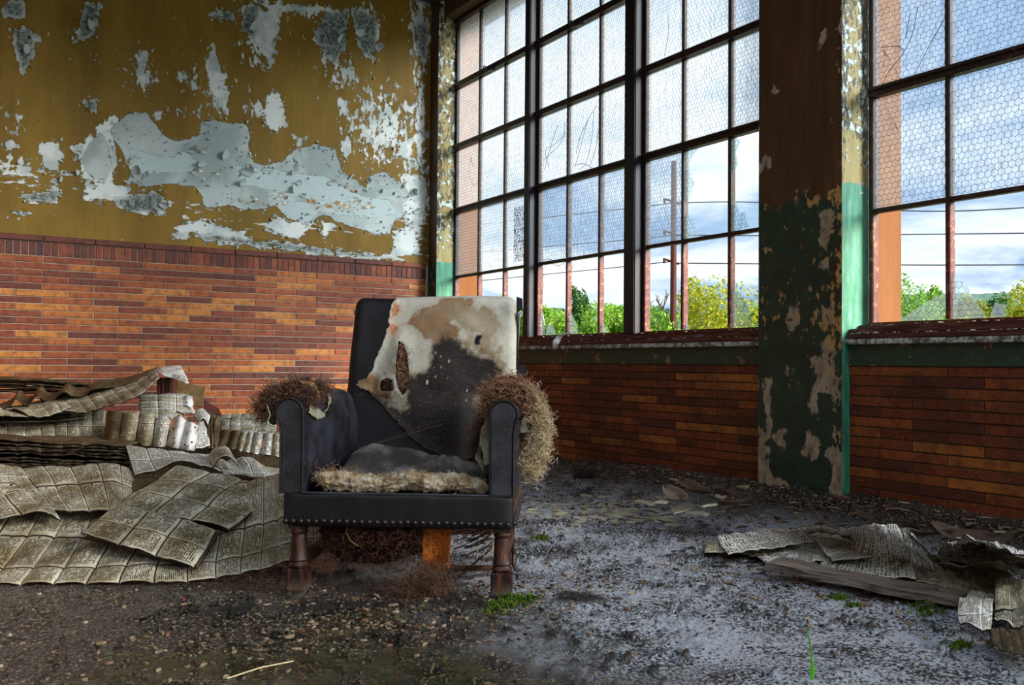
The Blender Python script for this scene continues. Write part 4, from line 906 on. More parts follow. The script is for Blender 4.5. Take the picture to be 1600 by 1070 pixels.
# seat frame and front rail
for a in ((-.335, .335, .04, .07, .215, .25), (-.335, .335, .56, .60, .215, .27), (-.345, -.31, .04, .6, .215, .27), (.31, .345, .04, .6, .215, .27)): MB().box(*a, .003).build('frame_rail', M['frame'], chair)
def w_rail(p): return p + np.array([0, -.004 * math.cos(p[0] * 9) + .0015 * math.sin(p[0] * 60), .0015 * math.sin(p[0] * 31)])
V, F = superbox(-.353, .349, -.018, .045, .209, .311, .012, 22, w_rail); obj('front_rail', V, F, M['leather_dark'], chair, True)
nb_ = MB().lathe([(.0086, 0), (.0080, -.003), (.0060, -.0058), (.003, -.0074), (.0004, -.0078)], (0, 0, 0), 10, 'y'); nme = mesh_('nail_head', np.array(nb_.V), nb_.F, M['nail'], True)
for i in range(30):
    x = -.342 + i * (.676 / 29); inst('nail_head', nme, chair, (x + rnd.uniform(-.001, .001), -.0205, .2275 + rnd.uniform(-.0012, .0012)))
for s in (-1, 1):
    for i in range(24): inst('nail_head', nme, chair, (s * .352, .01 + i * .024, .2275), rot=(0, 0, s * math.pi / 2))
MB().tube([(-.293, -.010, .311), (.278, -.010, .311)], .0035, 6).build('piping', M['leather'], chair)
# arms
def arm(s):
    cx = s * .337 if s < 0 else .320; Vs = []; n_y = 26; prof_n = 40
    ys = np.linspace(.012, .60, n_y)
    for y in ys:
        t = smooth(.0, .5, y); prof = []
        xi = abs(.292 - .030 * t - .012 * math.sin(3.1 * t)); xo = .350; zt = .592 + .022 * smooth(.02, .2, y) - .02 * smooth(.45, .6, y); bulge = .036
        ctrl = [(xo, .212), (xo, .40), (xo + .006, .50), (xo + .022, .535), (xo + .030, .565), (xo + .018, zt - .014), ((xi + xo) / 2 + .012, zt + .004), (xi + .016, zt - .010), (xi, zt - .05), (xi - .006 - .012 * t, .48), (xi - .004 - .010 * t, .38), (xi + .004, .28), (xi + .012, .222)]
        P = catmull(np.array(ctrl), prof_n)
        for x, z in P: Vs.append((s * (x - (.010 if s > 0 else 0)), y, z + .0018 * (vnoise(np.array([[x * 60 + y * 40, z * 45]]), 3)[0] - .5) * 2))
    F = []
    for i in range(n_y - 1):
        for j in range(prof_n):
            k = (j + 1) % prof_n; q = (i * prof_n + j, i * prof_n + k, (i + 1) * prof_n + k, (i + 1) * prof_n + j); F.append(q if s > 0 else q[::-1])
    F.append(tuple(range(prof_n))); F.append(tuple((n_y - 1) * prof_n + j for j in range(prof_n))[::-1])
    o = obj('armrest', np.array(Vs), F, M['leather'], chair, True)
    cz = .556; poly = []
    xi_, xo_ = (cx + .042 if s < 0 else cx - .041), (cx - .026 if s < 0 else cx + .030)
    if s < 0: a0, a1, st = 0, math.pi * 1.14, 1
    else: a0, a1, st = math.pi, -math.pi * .14, -1
    for i in range(19): a = a0 + (a1 - a0) * i / 18; poly.append((cx + .042 * math.cos(a), cz + .042 * math.sin(a)))
    end = poly[-1]; poly += [(xo_ - (.002 if s < 0 else -.002), .510), (xo_, .49), (xo_, .309), (xi_, .309)]
    mb = MB().prism(poly, -.016, .016, .005); p2 = mb.build('arm_panel', M['leather'], o, False)
    lp = [(x, -.014, z) for x, z in poly[:-2]][::1]
    mb = MB().tube([(xi_, -.012, .311)] + [(x + (0.0), -.013, z) for x, z in poly[:-1]], .0032, 6); mb.build('piping', M['leather_dark'], o, True)
    return o
armL = arm(-1); armR = arm(1)
for o in (armL, armR):
    for c in o.children:
        if c.name.startswith('arm_panel'): c.data.polygons.foreach_set('use_smooth', np.zeros(len(c.data.polygons), dtype=bool))
# backrest body
def backwarp(p):
    x, y, z = p; t = (z - .30) / .65
    y = y + .16 * t + (-.030 * math.exp(-((x) / .22) ** 2 - ((t - .5) / .35) ** 2) if y < .55 else 0)
    x = x * (1 + .035 * (1 - abs(t - .35))) - .012 * max(0, t - .6) * (x < 0) * -1
    z = z + .004 * math.sin(x * 11) * max(0, t)
    return np.array([x + .014, y, z])
V, F = superbox(-.305, .305, .475, .60, .27, .957, .036, 44, backwarp)
V[:, 1] += (fbm(V[:, [0, 2]], 9, 3, 6) - .5) * .012
back = obj('backrest', V, F, M['leather_dark'], chair, True)
bvh = BVHTree.FromPolygons([Vector(v) for v in V], [tuple(f) for f in F])
# torn canvas clinging to the back: cut to the torn outline, stains painted on its vertices
def CB(x, y):                           # picture point -> point on the backrest surface (x, z)
    d = ray(x, y); o_ = CAM - CO; ol = Vector((o_ @ AX, o_ @ AY, o_[2])); dl = Vector((d @ AX, d @ AY, d[2])).normalized()
    h = bvh.ray_cast(ol, dl)
    if h[0] is None: q = CH(x, y, .58); return (q[0], q[2])
    return (h[0].x, h[0].z)
def q1(pts): return [CB(400 + x / 3.3333, 430 + y / 3.3333) for x, y in pts]
outline = q1([(705, 118), (702, 160), (695, 215), (690, 270), (672, 320), (655, 365), (640, 400), (620, 450), (600, 500), (580, 535), (545, 545), (518, 570), (545, 590), (590, 600), (640, 655), (700, 720), (760, 790), (830, 860), (900, 905), (1000, 950), (1110, 955), (1180, 930), (1250, 900), (1330, 800)]) + [(.345, .55), (.350, .75), (.345, 1.02), (-.02, 1.03)] + [(q1([(705, 118)])[0][0], 1.03)]
hole1 = q1([(748, 345), (770, 360), (788, 410), (796, 480), (795, 550), (785, 600), (768, 622), (750, 590), (735, 530), (732, 460), (740, 400)])
hole2 = q1([(660, 545), (690, 535), (716, 550), (720, 590), (700, 602), (655, 602), (650, 575)])
hole3 = q1([(1140, 330), (1150, 310), (1180, 310), (1183, 318), (1168, 340), (1170, 362), (1145, 366), (1135, 350)])
blk = q1([(560, 640), (620, 610), (690, 640), (760, 700), (800, 530), (850, 505), (900, 480), (915, 440), (905, 400), (930, 365), (970, 345), (1040, 350), (1075, 372), (1130, 385), (1180, 410), (1220, 400), (1262, 445), (1296, 500), (1280, 560), (1200, 610), (1160, 640), (1180, 800), (1330, 1000), (900, 1100), (600, 900)])
brn = [q1(q) for q in [[(835, 265), (865, 200), (930, 150), (1020, 125), (1120, 130), (1095, 160), (1010, 190), (975, 230), (960, 270), (990, 300), (1040, 300), (1000, 330), (920, 345), (885, 325), (870, 290)], [(712, 118), (740, 130), (735, 190), (730, 250), (742, 275), (705, 290), (700, 220), (715, 170)], [(525, 570), (560, 545), (640, 540), (720, 560), (700, 620), (620, 620)], [(1040, 180), (1230, 200), (1270, 260), (1220, 300), (1100, 270)], [(1090, 360), (1180, 400), (1290, 500), (1300, 460), (1200, 350), (1120, 320)]]]
xs = np.arange(-.33, .345, .0030); zs = np.arange(.33, .972, .0030); XX, ZZ = np.meshgrid(xs, zs, indexing='ij'); PC = np.stack([XX, ZZ], -1)
ins = sdpoly(PC, outline) + (fbm(PC, 60, 3, 2) - .5) * .012; h1 = sdpoly(PC, hole1); h2 = sdpoly(PC, hole2) + (fbm(PC, 80, 2, 4) - .5) * .008; h3 = sdpoly(PC, hole3)
YY = np.zeros_like(XX); ok = np.zeros(XX.shape, bool)
for i in range(len(xs)):
    for j in range(len(zs)):
        if ins[i, j] < -.01: continue
        h = bvh.ray_cast(Vector((XX[i, j], -1, ZZ[i, j])), Vector((0, 1, 0)))
        if h[0] is not None and h[1].y < -.02: YY[i, j] = h[0].y; ok[i, j] = True
lift = .004 + .010 * np.exp(-(np.maximum(-h1, 0) / .03) ** 2) * (h1 < .02) + .012 * np.exp(-(np.maximum(-h2, 0) / .02) ** 2) + .010 * np.exp(-(ins / .018) ** 2) * (XX < .2) * (.5 + fbm(PC, 25, 2, 8)) + .007 * fbm(PC, 7, 3, 21) 
YC = YY - lift
keep = ok & (ins > 0) & (h1 < 0) & (h2 < 0)
nb1 = fbm(PC, 14, 5, 31, .6) - .5; nb2 = fbm(PC, 45, 4, 37, .6) - .5
b = smooth(-.012, .014, sdpoly(PC, blk) + nb1 * .10 + nb2 * .03)
colr = np.array(c_(206, 198, 178))[None, None] * (1 + .35 * nb1 + .25 * nb2)[..., None]
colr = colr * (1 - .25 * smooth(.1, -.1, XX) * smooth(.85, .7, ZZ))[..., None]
for k, q in enumerate(brn):
    sdq = sdpoly(PC, q) + nb1 * .085 + nb2 * .03; w = smooth(-.03, .012, sdq) * (.92 + .8 * nb1).clip(0, 1); ring = np.exp(-(sdq / .005) ** 2) * .6
    tone = np.array(c_(176, 88, 8) if k == 1 else (c_(140, 92, 40) if k < 3 else c_(160, 140, 108)))
    a = (w * (.82 if k != 1 else .8) + ring * .5).clip(0, 1)[..., None]; colr = colr * (1 - a) + tone * a
tide = np.exp(-((sdpoly(PC, blk) + nb1 * .10) / .018) ** 2) * .6; colr = colr * (1 - tide[..., None]) + np.array(c_(120, 88, 50)) * tide[..., None]
dk = np.array(c_(46, 38, 36))[None, None] * (1 + 1.2 * nb1 + 1.0 * nb2)[..., None]
fade = (b * (1 - .45 * smooth(.62, .56, ZZ) * smooth(.10, .24, XX) * .9 ))[..., None]
colr = colr * (1 - fade) + dk * fade
pk = smooth(.004, -.002, h3)[..., None]; colr = colr * pk + np.array(c_(20, 18, 22)) * (1 - pk)
for ex, ez, r_ in [(CB(*q)[0], CB(*q)[1], q2) for q, q2 in [((681, 551), .003), ((689, 557), .003), ((702, 564), .004), ((690, 573), .003), ((668, 597), .005), ((681, 588), .003), ((730, 610), .003), ((729, 625), .003)]]:
    d_ = np.sqrt((XX - ex) ** 2 + ((ZZ - ez) / 2) ** 2) + nb2 * .004; w = smooth(r_, r_ * .4, d_)[..., None]; colr = colr * (1 - w) + np.array(c_(206, 190, 160)) * w
hem = np.exp(-(np.maximum(ins, 0) / .003) ** 2)[..., None] * .7; colr = colr * (1 - hem) + np.array(c_(150, 120, 110)) * hem
idx = -np.ones(XX.shape, int); idx[keep] = np.arange(keep.sum())
Vc = np.stack([XX, YC, ZZ], -1)[keep]; a0 = idx[:-1, :-1]; a1 = idx[1:, :-1]; a2 = idx[1:, 1:]; a3 = idx[:-1, 1:]; good = (a0 >= 0) & (a1 >= 0) & (a2 >= 0) & (a3 >= 0)
Fc = np.stack([a0[good], a1[good], a2[good], a3[good]], -1)
cv = obj('torn_canvas', Vc, Fc, M['canvas'], back, True, cols=dict(col=colr[keep].clip(0, 1)), label='pale stained torn canvas')
md = cv.modifiers.new('thick', 'SOLIDIFY'); md.thickness = .0022; md.offset = -1
# canvas carried over the top and right edge
tp = []
for x in np.linspace(-.135, .335, 60):
    for t in np.linspace(0, 1, 10):
        z0 = .972; h = bvh.ray_cast(Vector((x, .62 + .15 * t, 1.3)), Vector((0, 0, -1))); zt = h[0].z if h[0] is not None else .90
        tp.append((x, .62 + .15 * t, min(zt + .005, .975)))
obj('canvas_fold', np.array(tp), gridF(60, 10), M['canvas'], back, True, cols=dict(col=np.tile(np.array(c_(200, 194, 178)), (len(tp), 1))))
# stuffing glimpsed in the tears
def hairball(name, P, r, n, m, parent, ln, cr, turns, seed, up=None, K=14, rad=.0006, **kw):
    rs = np.random.RandomState(seed); i = rs.randint(0, len(P), n); S0 = np.array(P)[i] + rs.normal(size=(n, 3)) * r; D = rs.normal(size=(n, 3)) if up is None else rs.normal(size=(n, 3)) * .8 + up
    V, F = fibre_mesh(curls(S0, D, ln, cr, turns, K, seed), rad); return obj(name, V, F, m, parent, False, kind='stuff', **kw)
def surf(poly, n, seed, off=.002):
    rs = np.random.RandomState(seed); poly = np.array(poly); out = []
    while len(out) < n:
        q = poly.min(0) + rs.rand(2) * (poly.max(0) - poly.min(0))
        if sdpoly(q[None], poly)[0] > 0:
            h = bvh.ray_cast(Vector((q[0], -1, q[1])), Vector((0, 1, 0)))
            if h[0] is not None: out.append((q[0], h[0].y - off, q[1]))
    return out
hairball('hair_stuffing', surf(hole1, 150, 1, .006), .003, 420, M['hair_red'], back, .03, .004, 2, 5)
hairball('hair_stuffing', surf(hole2, 80, 2, .006), .003, 200, M['hair_dark'], back, .025, .004, 2, 6)
# leather tab hanging off the right edge
for (x, y, h, w) in ((812, 478, .05, .012), (814, 580, .038, .02)):
    q = CH(x, y, .60); MB().prism([(q[0] - w, q[2] + h * .7), (q[0] + w * .8, q[2] + h * .55), (q[0] + w, q[2] - h * .4), (q[0] + w * .3, q[2] - h * .3), (q[0] - w, q[2] - h * .6)], .60, .604).build('leather_tab', M['leather_dark'], back)
# small leather crumple where arm meets back
# seat: dark deck, sagging grey canvas, cotton along the front
V, F = superbox(-.30, .29, .05, .53, .235, .29, .01, 10); obj('seat_deck', V, F, M['padding'], chair, True)
n1_, n2_ = 70, 46; u = np.linspace(0, 1, n1_); v = np.linspace(0, 1, n2_); U_, Vv = np.meshgrid(u, v, indexing='ij')
topz = np.interp(u, [0, .08, .2, .4, .6, .75, .9, 1], [.345, .405, .425, .405, .385, .395, .37, .34])[:, None]
X = -.252 + U_ * .50; Y = .10 + Vv * (.36); Zs = .318 + (topz - .318) * np.sin(np.clip(Vv * 1.5, 0, 1) * math.pi / 2) - .02 * smooth(.8, 1, Vv)
PP = np.stack([U_ * 1.0, Vv], -1); Zs = Zs + (fbm(PP, 4, 4, 14) - .5) * .035 + .006 * np.sin((U_ + .3 * Vv) * 60) * np.exp(-((U_ - .72) / .16) ** 2)
X = X + (fbm(PP, 9, 3, 19) - .5) * .02 * (Vv < .1)
o = obj('seat_canvas', np.stack([X, Y, Zs], -1).reshape(-1, 3), gridF(n1_, n2_), M['seatcloth'], chair, True, label='grey dusty sagging canvas'); md = o.modifiers.new('t', 'SOLIDIFY'); md.thickness = .003
n1_, n2_ = 190, 46; u = np.linspace(0, 1, n1_); a = np.linspace(0, 2 * math.pi, n2_); U_, A_ = np.meshgrid(u, a, indexing='ij'); PP = np.stack([U_ * 8, np.cos(A_) + 5, np.sin(A_) + 5], -1)
rad = (.030 + .012 * (fbm(PP[..., :1].repeat(2, -1), 1.3, 3, 2) - .5)) * (1 + 1.5 * (fbm(PP, 1.6, 5, 12, .66) - .5)) * np.clip(np.minimum(U_, 1 - U_) * 14, .12, 1) ** .6
cx_ = -.268 + U_ * .545; cy_ = .045 + .010 * np.sin(U_ * 9); cz_ = np.interp(u, [0, .1, .3, .42, .55, .62, .8, 1], [.352, .342, .334, .336, .352, .345, .342, .322])[:, None] 
o = obj('cotton_batting', np.stack([cx_, cy_ + rad * np.cos(A_) * 1.35, cz_ + rad * np.sin(A_) * .92], -1).reshape(-1, 3), gridF(n1_, n2_)[:, ::-1], M['cotton'], chair, True, label='matted cream cotton batting')
Vb = np.array([v.co[:] for v in o.data.vertices]); hairball('cotton_fluff', Vb, .001, 1500, M['hair_pale'], chair, .016, .003, 1.2, 9, K=8, rad=.0004)
hairball('hair_stuffing', [(x, .07, .355) for x in np.linspace(-.27, -.17, 12)], .008, 160, M['hair_red'], chair, .03, .004, 1.5, 19, K=10, rad=.0005)
# arm tops: hair bursting out of the leather
def mound(name, path, rx, m, parent, seed, amp=.5, **kw):
    n1_, n2_ = 60, 26; P = catmull(np.array(path, float), n1_); R_ = np.interp(np.linspace(0, 1, n1_), np.linspace(0, 1, len(rx)), rx); T_ = np.gradient(P, axis=0); T_ /= np.linalg.norm(T_, axis=1, keepdims=True)
    A = np.cross(T_, [0, 0, 1.0]); A /= np.linalg.norm(A, axis=1, keepdims=True) + 1e-9; B = np.cross(A, T_); w = np.linspace(0, 2 * math.pi, n2_); V = []
    for i in range(n1_):
        for a in w: V.append(P[i] + R_[i] * (math.cos(a) * A[i] + math.sin(a) * B[i]))
    V = np.array(V); c = np.repeat(P, n2_, 0); V = c + (V - c) * (1 + amp * (fbm(V, 45, 4, seed)[:, None] - .5) * 2)
    return obj(name, V, gridF(n1_, n2_)[:, ::-1], m, parent, True, **kw), V
# left arm
_, Vm = mound('padding_lump', [(-.425, .02, .545), (-.410, .02, .590), (-.375, .03, .615), (-.335, .04, .622), (-.300, .05, .610), (-.283, .05, .585)], [.010, .020, .024, .026, .022, .012], M['padding'], armL, 3)
_, Vm2 = mound('padding_lump', [(-.400, .10, .600), (-.36, .14, .628), (-.30, .16, .628), (-.275, .17, .605)], [.012, .022, .022, .012], M['padding'], armL, 4)
hairball('hair_stuffing', Vm, .003, 1300, M['hair_dark'], armL, .035, .0045, 1.8, 21, K=14, rad=.00055)
hairball('hair_stuffing', Vm2, .004, 700, M['hair_dark'], armL, .035, .0045, 1.8, 22, K=14, rad=.00055)
hairball('hair_stuffing', [p for p in Vm if p[0] < -.385], .006, 420, M['hair_dark'], armL, .055, .005, 2, 23, up=np.array([-.5, 0, -.6]), K=16, rad=.00055)
hairball('hair_stuffing', [(-.41, .06, .615), (-.40, .08, .625), (-.405, .05, .61)], .010, 140, M['hair_pale'], armL, .03, .004, 1.5, 24, K=12, rad=.0006)
MB().tube([(-.375, .06, .630), (-.335, .085, .641), (-.300, .10, .634), (-.284, .10, .612), (-.280, .10, .590)], [.006, .012, .013, .010, .005], 8).build('wooden_arm_top', M['trimwood'], armL, True)
def strip(name, pts, wdir, w, m, parent, seed, amp=.006, n=40, k=8):
    P = catmull(np.array(pts, float), n); wd = np.array(wdir, float); wd = np.tile(wd, (n, 1)) if wd.ndim == 1 else catmull(wd, n); V = []
    W_ = w if hasattr(w, '__len__') else [w, w]; W_ = np.interp(np.linspace(0, 1, n), np.linspace(0, 1, len(W_)), W_)
    for i in range(n):
        for j in range(k): V.append(P[i] + wd[i] * W_[i] * (j / (k - 1) - .5))
    V = np.array(V); q = (fbm(V, 55, 3, seed) - .5) * 2 * amp; V += np.stack([q, q * .6, (fbm(V + 3, 70, 3, seed + 1) - .5) * amp], -1)
    o = obj(name, V, gridF(n, k), m, parent, True); md = o.modifiers.new('t', 'SOLIDIFY'); md.thickness = .0016; return o
strip('torn_strip', [(-.335, .185, .640), (-.300, .188, .640), (-.272, .190, .618), (-.262, .185, .585), (-.268, .15, .550), (-.282, .08, .540), (-.290, .03, .555)], (0, 1, .1), [.02, .03, .03, .026, .02, .03, .02], M['cloth_strip'], armL, 5)
strip('torn_strip', [(-.286, .03, .565), (-.274, .09, .545), (-.266, .14, .540)], (0, .3, 1), [.025, .035, .01], M['cloth_strip'], armL, 8)
strip('torn_leather_edge', [(-.330, .205, .632), (-.290, .207, .634), (-.264, .205, .610), (-.257, .20, .575), (-.262, .17, .535)], (0, 1, 0), [.01, .02, .012, .02, .01], M['leather_dark'], armL, 12, .008)
MB().tube(list(catmull(np.array([(-.407, -.01, .575), (-.400, -.012, .556), (-.398, -.01, .548), (-.404, -.01, .53), (-.402, -.01, .515)]), 16)), .0012, 4).build('loose_thread', M['hair_pale'], armL)
strip('torn_leather_edge', [(-.405, 0, .565), (-.395, .0, .54), (-.385, .0, .515)], (1, 0, .3), [.008, .03, .01], M['leather_dark'], armL, 15, .006)
# right arm
_, Vr = mound('padding_lump', [(.262, .06, .560), (.278, .05, .600), (.310, .04, .625), (.350, .04, .625), (.385, .05, .602), (.402, .05, .560), (.405, .05, .52)], [.012, .022, .022, .024, .026, .022, .012], M['padding'], armR, 6)
_, Vr2 = mound('padding_lump', [(.245, .22, .60), (.28, .20, .635), (.33, .20, .645), (.38, .18, .62), (.40, .16, .58)], [.012, .022, .024, .022, .012], M['padding'], armR, 7)
hairball('hair_stuffing', Vr, .003, 1500, M['hair_red'], armR, .035, .0045, 1.8, 31, rad=.0006)
hairball('hair_stuffing', Vr2, .003, 900, M['hair_red'], armR, .035, .0045, 1.8, 32, rad=.0006)
tailp = [(.415, .05, .56), (.425, .05, .52), (.425, .05, .48), (.415, .05, .44), (.405, .05, .41), (.40, .05, .39)]
P = catmull(np.array(tailp), 30); hairball('hanging_fibre', P, .012, 1500, M['hair_pale'], armR, .035, .007, 2.4, 33, up=np.array([0, 0, -.7]), K=18, rad=.0006)
hairball('hanging_fibre', [(.40, .06, .60), (.42, .05, .57), (.425, .05, .54)], .012, 420, M['hair_pale'], armR, .035, .006, 2, 34, K=16, rad=.0006)
hairball('hair_stuffing', [(.262, .10, .55), (.25, .14, .52), (.235, .16, .48), (.225, .18, .44)], .012, 700, M['hair_dark'], armR, .05, .005, 2, 35, up=np.array([-.3, 0, -.7]), rad=.0005)
strip('torn_strip', [(.272, .06, .555), (.266, .07, .52), (.262, .08, .47), (.268, .06, .42), (.264, .05, .395)], (1, .3, 0), [.01, .03, .045, .03, .006], M['cloth_strip'], armR, 41, .010)
strip('torn_strip', [(.258, .10, .50), (.242, .12, .45), (.230, .13, .415), (.252, .12, .37)], (.8, .5, 0), [.006, .02, .03, .008], M['cloth_strip'], armR, 45, .009)
strip('torn_leather_edge', [(.366, .03, .545), (.388, .03, .52), (.385, .03, .49)], (1, 0, .2), [.01, .035, .045], M['leather_dark'], armR, 48, .008)
strip('torn_strip', [(.385, .02, .545), (.378, .02, .52), (.384, .02, .50)], (1, 0, 0), [.012, .02, .03], M['cloth_strip'], armR, 49, .006)
# under the seat
def belly(x0, x1, z0, y, seed):
    _, Vx = mound('hanging_padding', [(x0, y, .20), (x0 + .05, y, z0 + .035), ((x0 + x1) / 2, y, z0 + .02), (x1 - .05, y, z0 + .045), (x1, y, .20)], [.03, .045, .05, .045, .03], M['padding'], chair, seed, .35); return Vx
Vx = belly(-.245, .075, .108, .10, 51); hairball('hanging_hair', Vx, .006, 1400, M['hair_dark'], chair, .04, .005, 1.6, 52, up=np.array([0, -.3, -.3]), rad=.0005)
Vy = belly(-.17, .07, .150, .06, 53); hairball('hanging_hair', Vy, .004, 700, M['hair_dark'], chair, .04, .005, 1.6, 54, rad=.0005)
MB().box(-.33, .33, .12, .52, .196, .214).build('bottom_boards', M['frame'], chair)
n1_, n2_ = 20, 26; U_, Vv = np.meshgrid(np.linspace(0, 1, n1_), np.linspace(0, 1, n2_), indexing='ij')
X = .062 + U_ * .098; Zf = .215 - Vv * .118 - .010 * np.sin(U_ * 3.1) * Vv + (fbm(np.stack([U_ * 5, U_ * 0], -1), 2, 3, 5) - .5) * .02 * (Vv > .94); Yf = .055 + .018 * np.sin(U_ * 3.4) * (.3 + Vv) - .012 * Vv
X = X + .008 * (U_ - .5) * -Vv * 2
o = obj('burlap_flap', np.stack([X, Yf, Zf], -1).reshape(-1, 3), gridF(n1_, n2_), M['burlap'], chair, True, label='torn orange burlap flap'); md = o.modifiers.new('t', 'SOLIDIFY'); md.thickness = .002
hairball('burlap_fringe', [(x, .05, .103) for x in np.linspace(.07, .15, 24)], .003, 46, mat('burlap thread', lambda g: bsdf(g, c_(190, 112, 50), .9)), chair, .03, .002, .6, 61, up=np.array([0, 0, -2.5]), K=8, rad=.0008)
hairball('hair_tangle', [(.10, .03, .06), (.09, .02, .03), (.07, .02, .015), (.13, .02, .01), (.03, .0, .01)], .018, 900, M['hair_dark'], chair, .07, .006, 1.6, 62, up=np.array([0, 0, -.2]), rad=.0005)
mb = MB()
def coil(c, r, h, turns, tilt, rad=.0020):
    t = np.linspace(0, 1, int(turns * 16)); return [(c[0] + r * math.cos(q * 6.283 * turns) + tilt[0] * q, c[1] + r * math.sin(q * 6.283 * turns), c[2] + h * q + tilt[1] * math.cos(q * 6.283 * turns)) for q in t]
for c, r, h, tn, tl in (((.215, .14, .10), .036, .09, 4, (.02, .012)), ((.262, .12, .12), .030, .08, 4, (-.02, .018)), ((.24, .10, .145), .034, .05, 3, (.01, .02)), ((.175, .22, .10), .03, .1, 4, (.0, .01))):
    MB().tube(coil(c, r, h, tn, tl), .0021, 5).build('coil_spring', M['spring'], chair, True)
for x, y in ((.235, .1), (.255, .1), (.278, .12), (.29, .08)): MB().tube([(x, y, .215), (x + .003, y + .003, .15), (x - .002, y, .10)], .0016, 4).build('hanging_twine', M['hair_pale'], chair)
MB().tube([(-.16, .03, .21), (-.165, .02, .19), (-.15, .01, .165), (-.122, .0, .150)], .0018, 4).build('hanging_twine', M['trimwood'], chair)
MB().tube([(.345, .10, .13), (.352, .08, .115), (.349, .07, .09), (.357, .06, .075)], [.006, .009, .008, .006], 6).build('torn_leather_edge', M['legwood'], chair)
# cobweb threads strung in front of the seat
for a, b_ in (((582, 693), (690, 655)), ((560, 700), (692, 662)), ((560, 618), (700, 520))):
    q = CH(*a, .42); w = CH(*b_, .42); MB().tube([q, (q + w) / 2 + (0, 0, -.002), w], .00022, 3).build('cobweb_thread', M['hair_pale'], chair)
#@@PART4
# ================================================================ PAPER AND CARD HEAP ON THE LEFT
def sheet(name, net, cells, m, label, category='paper', group=None, n=(96, 40), relief=.003, wav=.004, seed=0, thick=.0035, uvo=(0, 0), parent=None, frayed=.5, world=False):
    A = np.array([[(q if world else PX(*q)) for q in row] for row in net], float)   # rows from back to front
    A = catmull(A, n[1]); A = np.swapaxes(A, 0, 1); A = catmull(A, n[0])                # (nu, nv, 3)
    u = np.linspace(0, cells[0], n[0])[:, None].repeat(n[1], 1); v = np.linspace(0, cells[1], n[1])[None].repeat(n[0], 0)
    du = np.gradient(A, axis=0); dv = np.gradient(A, axis=1); N = np.cross(du, dv); N /= np.linalg.norm(N, axis=2, keepdims=True) + 1e-12
    if N[..., 2].mean() < 0: N = -N
    fu = u - np.round(u); fv = v - np.round(v)
    q = fbm(np.stack([u * .9 + seed * 7, v * .9], -1), 1.0, 4, seed)
    d = (q - .5) * 2 * wav - relief * (np.exp(-(fu / .05) ** 2) + .7 * np.exp(-(fv / .05) ** 2)) + relief * .8 * np.cos((u % 1 - .5) * 3.14) * (.5 + q)
    A = A + N * d[..., None]
    ed = np.minimum(v, cells[1] - v); jit = (fbm(np.stack([u * 3, v * 3 + seed], -1), 1.5, 3, seed + 3) - .5) * .02 * frayed
    A = A + (dv / (np.linalg.norm(dv, axis=2, keepdims=True) + 1e-9)) * (jit * (ed < cells[1] / n[1] * 1.5))[..., None]
    uv = np.stack([u + uvo[0], v + uvo[1]], -1).reshape(-1, 2); F = gridF(*n)
    c = A.reshape(-1, 3).mean(0) if parent is None else np.zeros(3)
    o = obj(name, A.reshape(-1, 3) - c, F, M[m] if isinstance(m, str) else m, parent, True, uv=uv); o.location = c
    md = o.modifiers.new('thick', 'SOLIDIFY'); md.thickness = thick; md.offset = 0
    if label: o['label'] = label; o['category'] = category
    if group: o['group'] = group
    return o
GP = 'printed card sheets of the left heap'
# the long sheet draped down the front of the heap
sheet('card_sheet', [[(-60, 752, 3.62), (60, 758, 3.60), (150, 764, 3.6), (230, 770, 3.6), (320, 765, 3.6), (400, 750, 3.6), (440, 740, 3.6), (520, 735, 3.7)],
   [(-110, 830, 3.25), (10, 835, 3.22), (110, 838, 3.22), (215, 838, 3.2), (310, 838, 3.2), (396, 822, 3.25), (450, 806, 3.3), (520, 795, 3.4)],
   [(-150, 880, 3.03), (-30, 885, 3.0), (80, 886, 3.0), (190, 884, 2.98), (300, 882, 3.0), (392, 866, 3.05), (452, 850, 3.12), (520, 835, 3.2)],
   [(-170, 908, 2.93), (-55, 912, 2.92), (62, 912, 2.91), (178, 911, 2.91), (300, 907, 2.93), (390, 893, 2.98), (452, 878, 3.04), (520, 862, 3.12)]], (16, 3), 'card', 'long buff card sheet draped down the front of the heap to the mud', group=GP, n=(190, 56), relief=.006, wav=.010, seed=1)
# two overlapping flat sheets lying on it
sheet('card_sheet', [[(275, 728, 3.75), (330, 735, 3.72), (380, 747, 3.68), (428, 760, 3.62)], [(228, 758, 3.52), (283, 766, 3.48), (338, 778, 3.42), (398, 794, 3.36)], [(180, 792, 3.32), (240, 802, 3.26), (298, 812, 3.22), (358, 827, 3.16)]], (3, 3.0), 'card', 'upper of the two flat grid sheets lying on the front of the heap', group=GP, n=(60, 60), relief=.004, wav=.012, seed=3)
sheet('card_sheet', [[(182, 788, 3.30), (232, 798, 3.26), (285, 808, 3.20), (338, 826, 3.14)], [(150, 812, 3.16), (208, 824, 3.11), (262, 838, 3.06), (322, 860, 3.00)], [(127, 834, 3.06), (185, 850, 3.0), (243, 868, 2.95), (303, 886, 2.90)]], (3, 2.0), 'card', 'lower of the two flat grid sheets lying on the front of the heap', group=GP, n=(60, 50), relief=.004, wav=.010, seed=4)
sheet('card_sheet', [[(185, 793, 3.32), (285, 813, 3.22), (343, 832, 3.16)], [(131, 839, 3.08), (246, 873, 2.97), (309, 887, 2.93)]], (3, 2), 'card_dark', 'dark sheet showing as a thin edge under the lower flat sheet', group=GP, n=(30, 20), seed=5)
sheet('card_sheet', [[(215, 745, 3.7), (300, 752, 3.66), (400, 768, 3.6)], [(170, 790, 3.4), (262, 806, 3.34), (362, 832, 3.2)]], (3, 2), 'card_dark', 'dark sheet showing as a thin edge under the upper flat sheet', group=GP, n=(30, 20), seed=6)
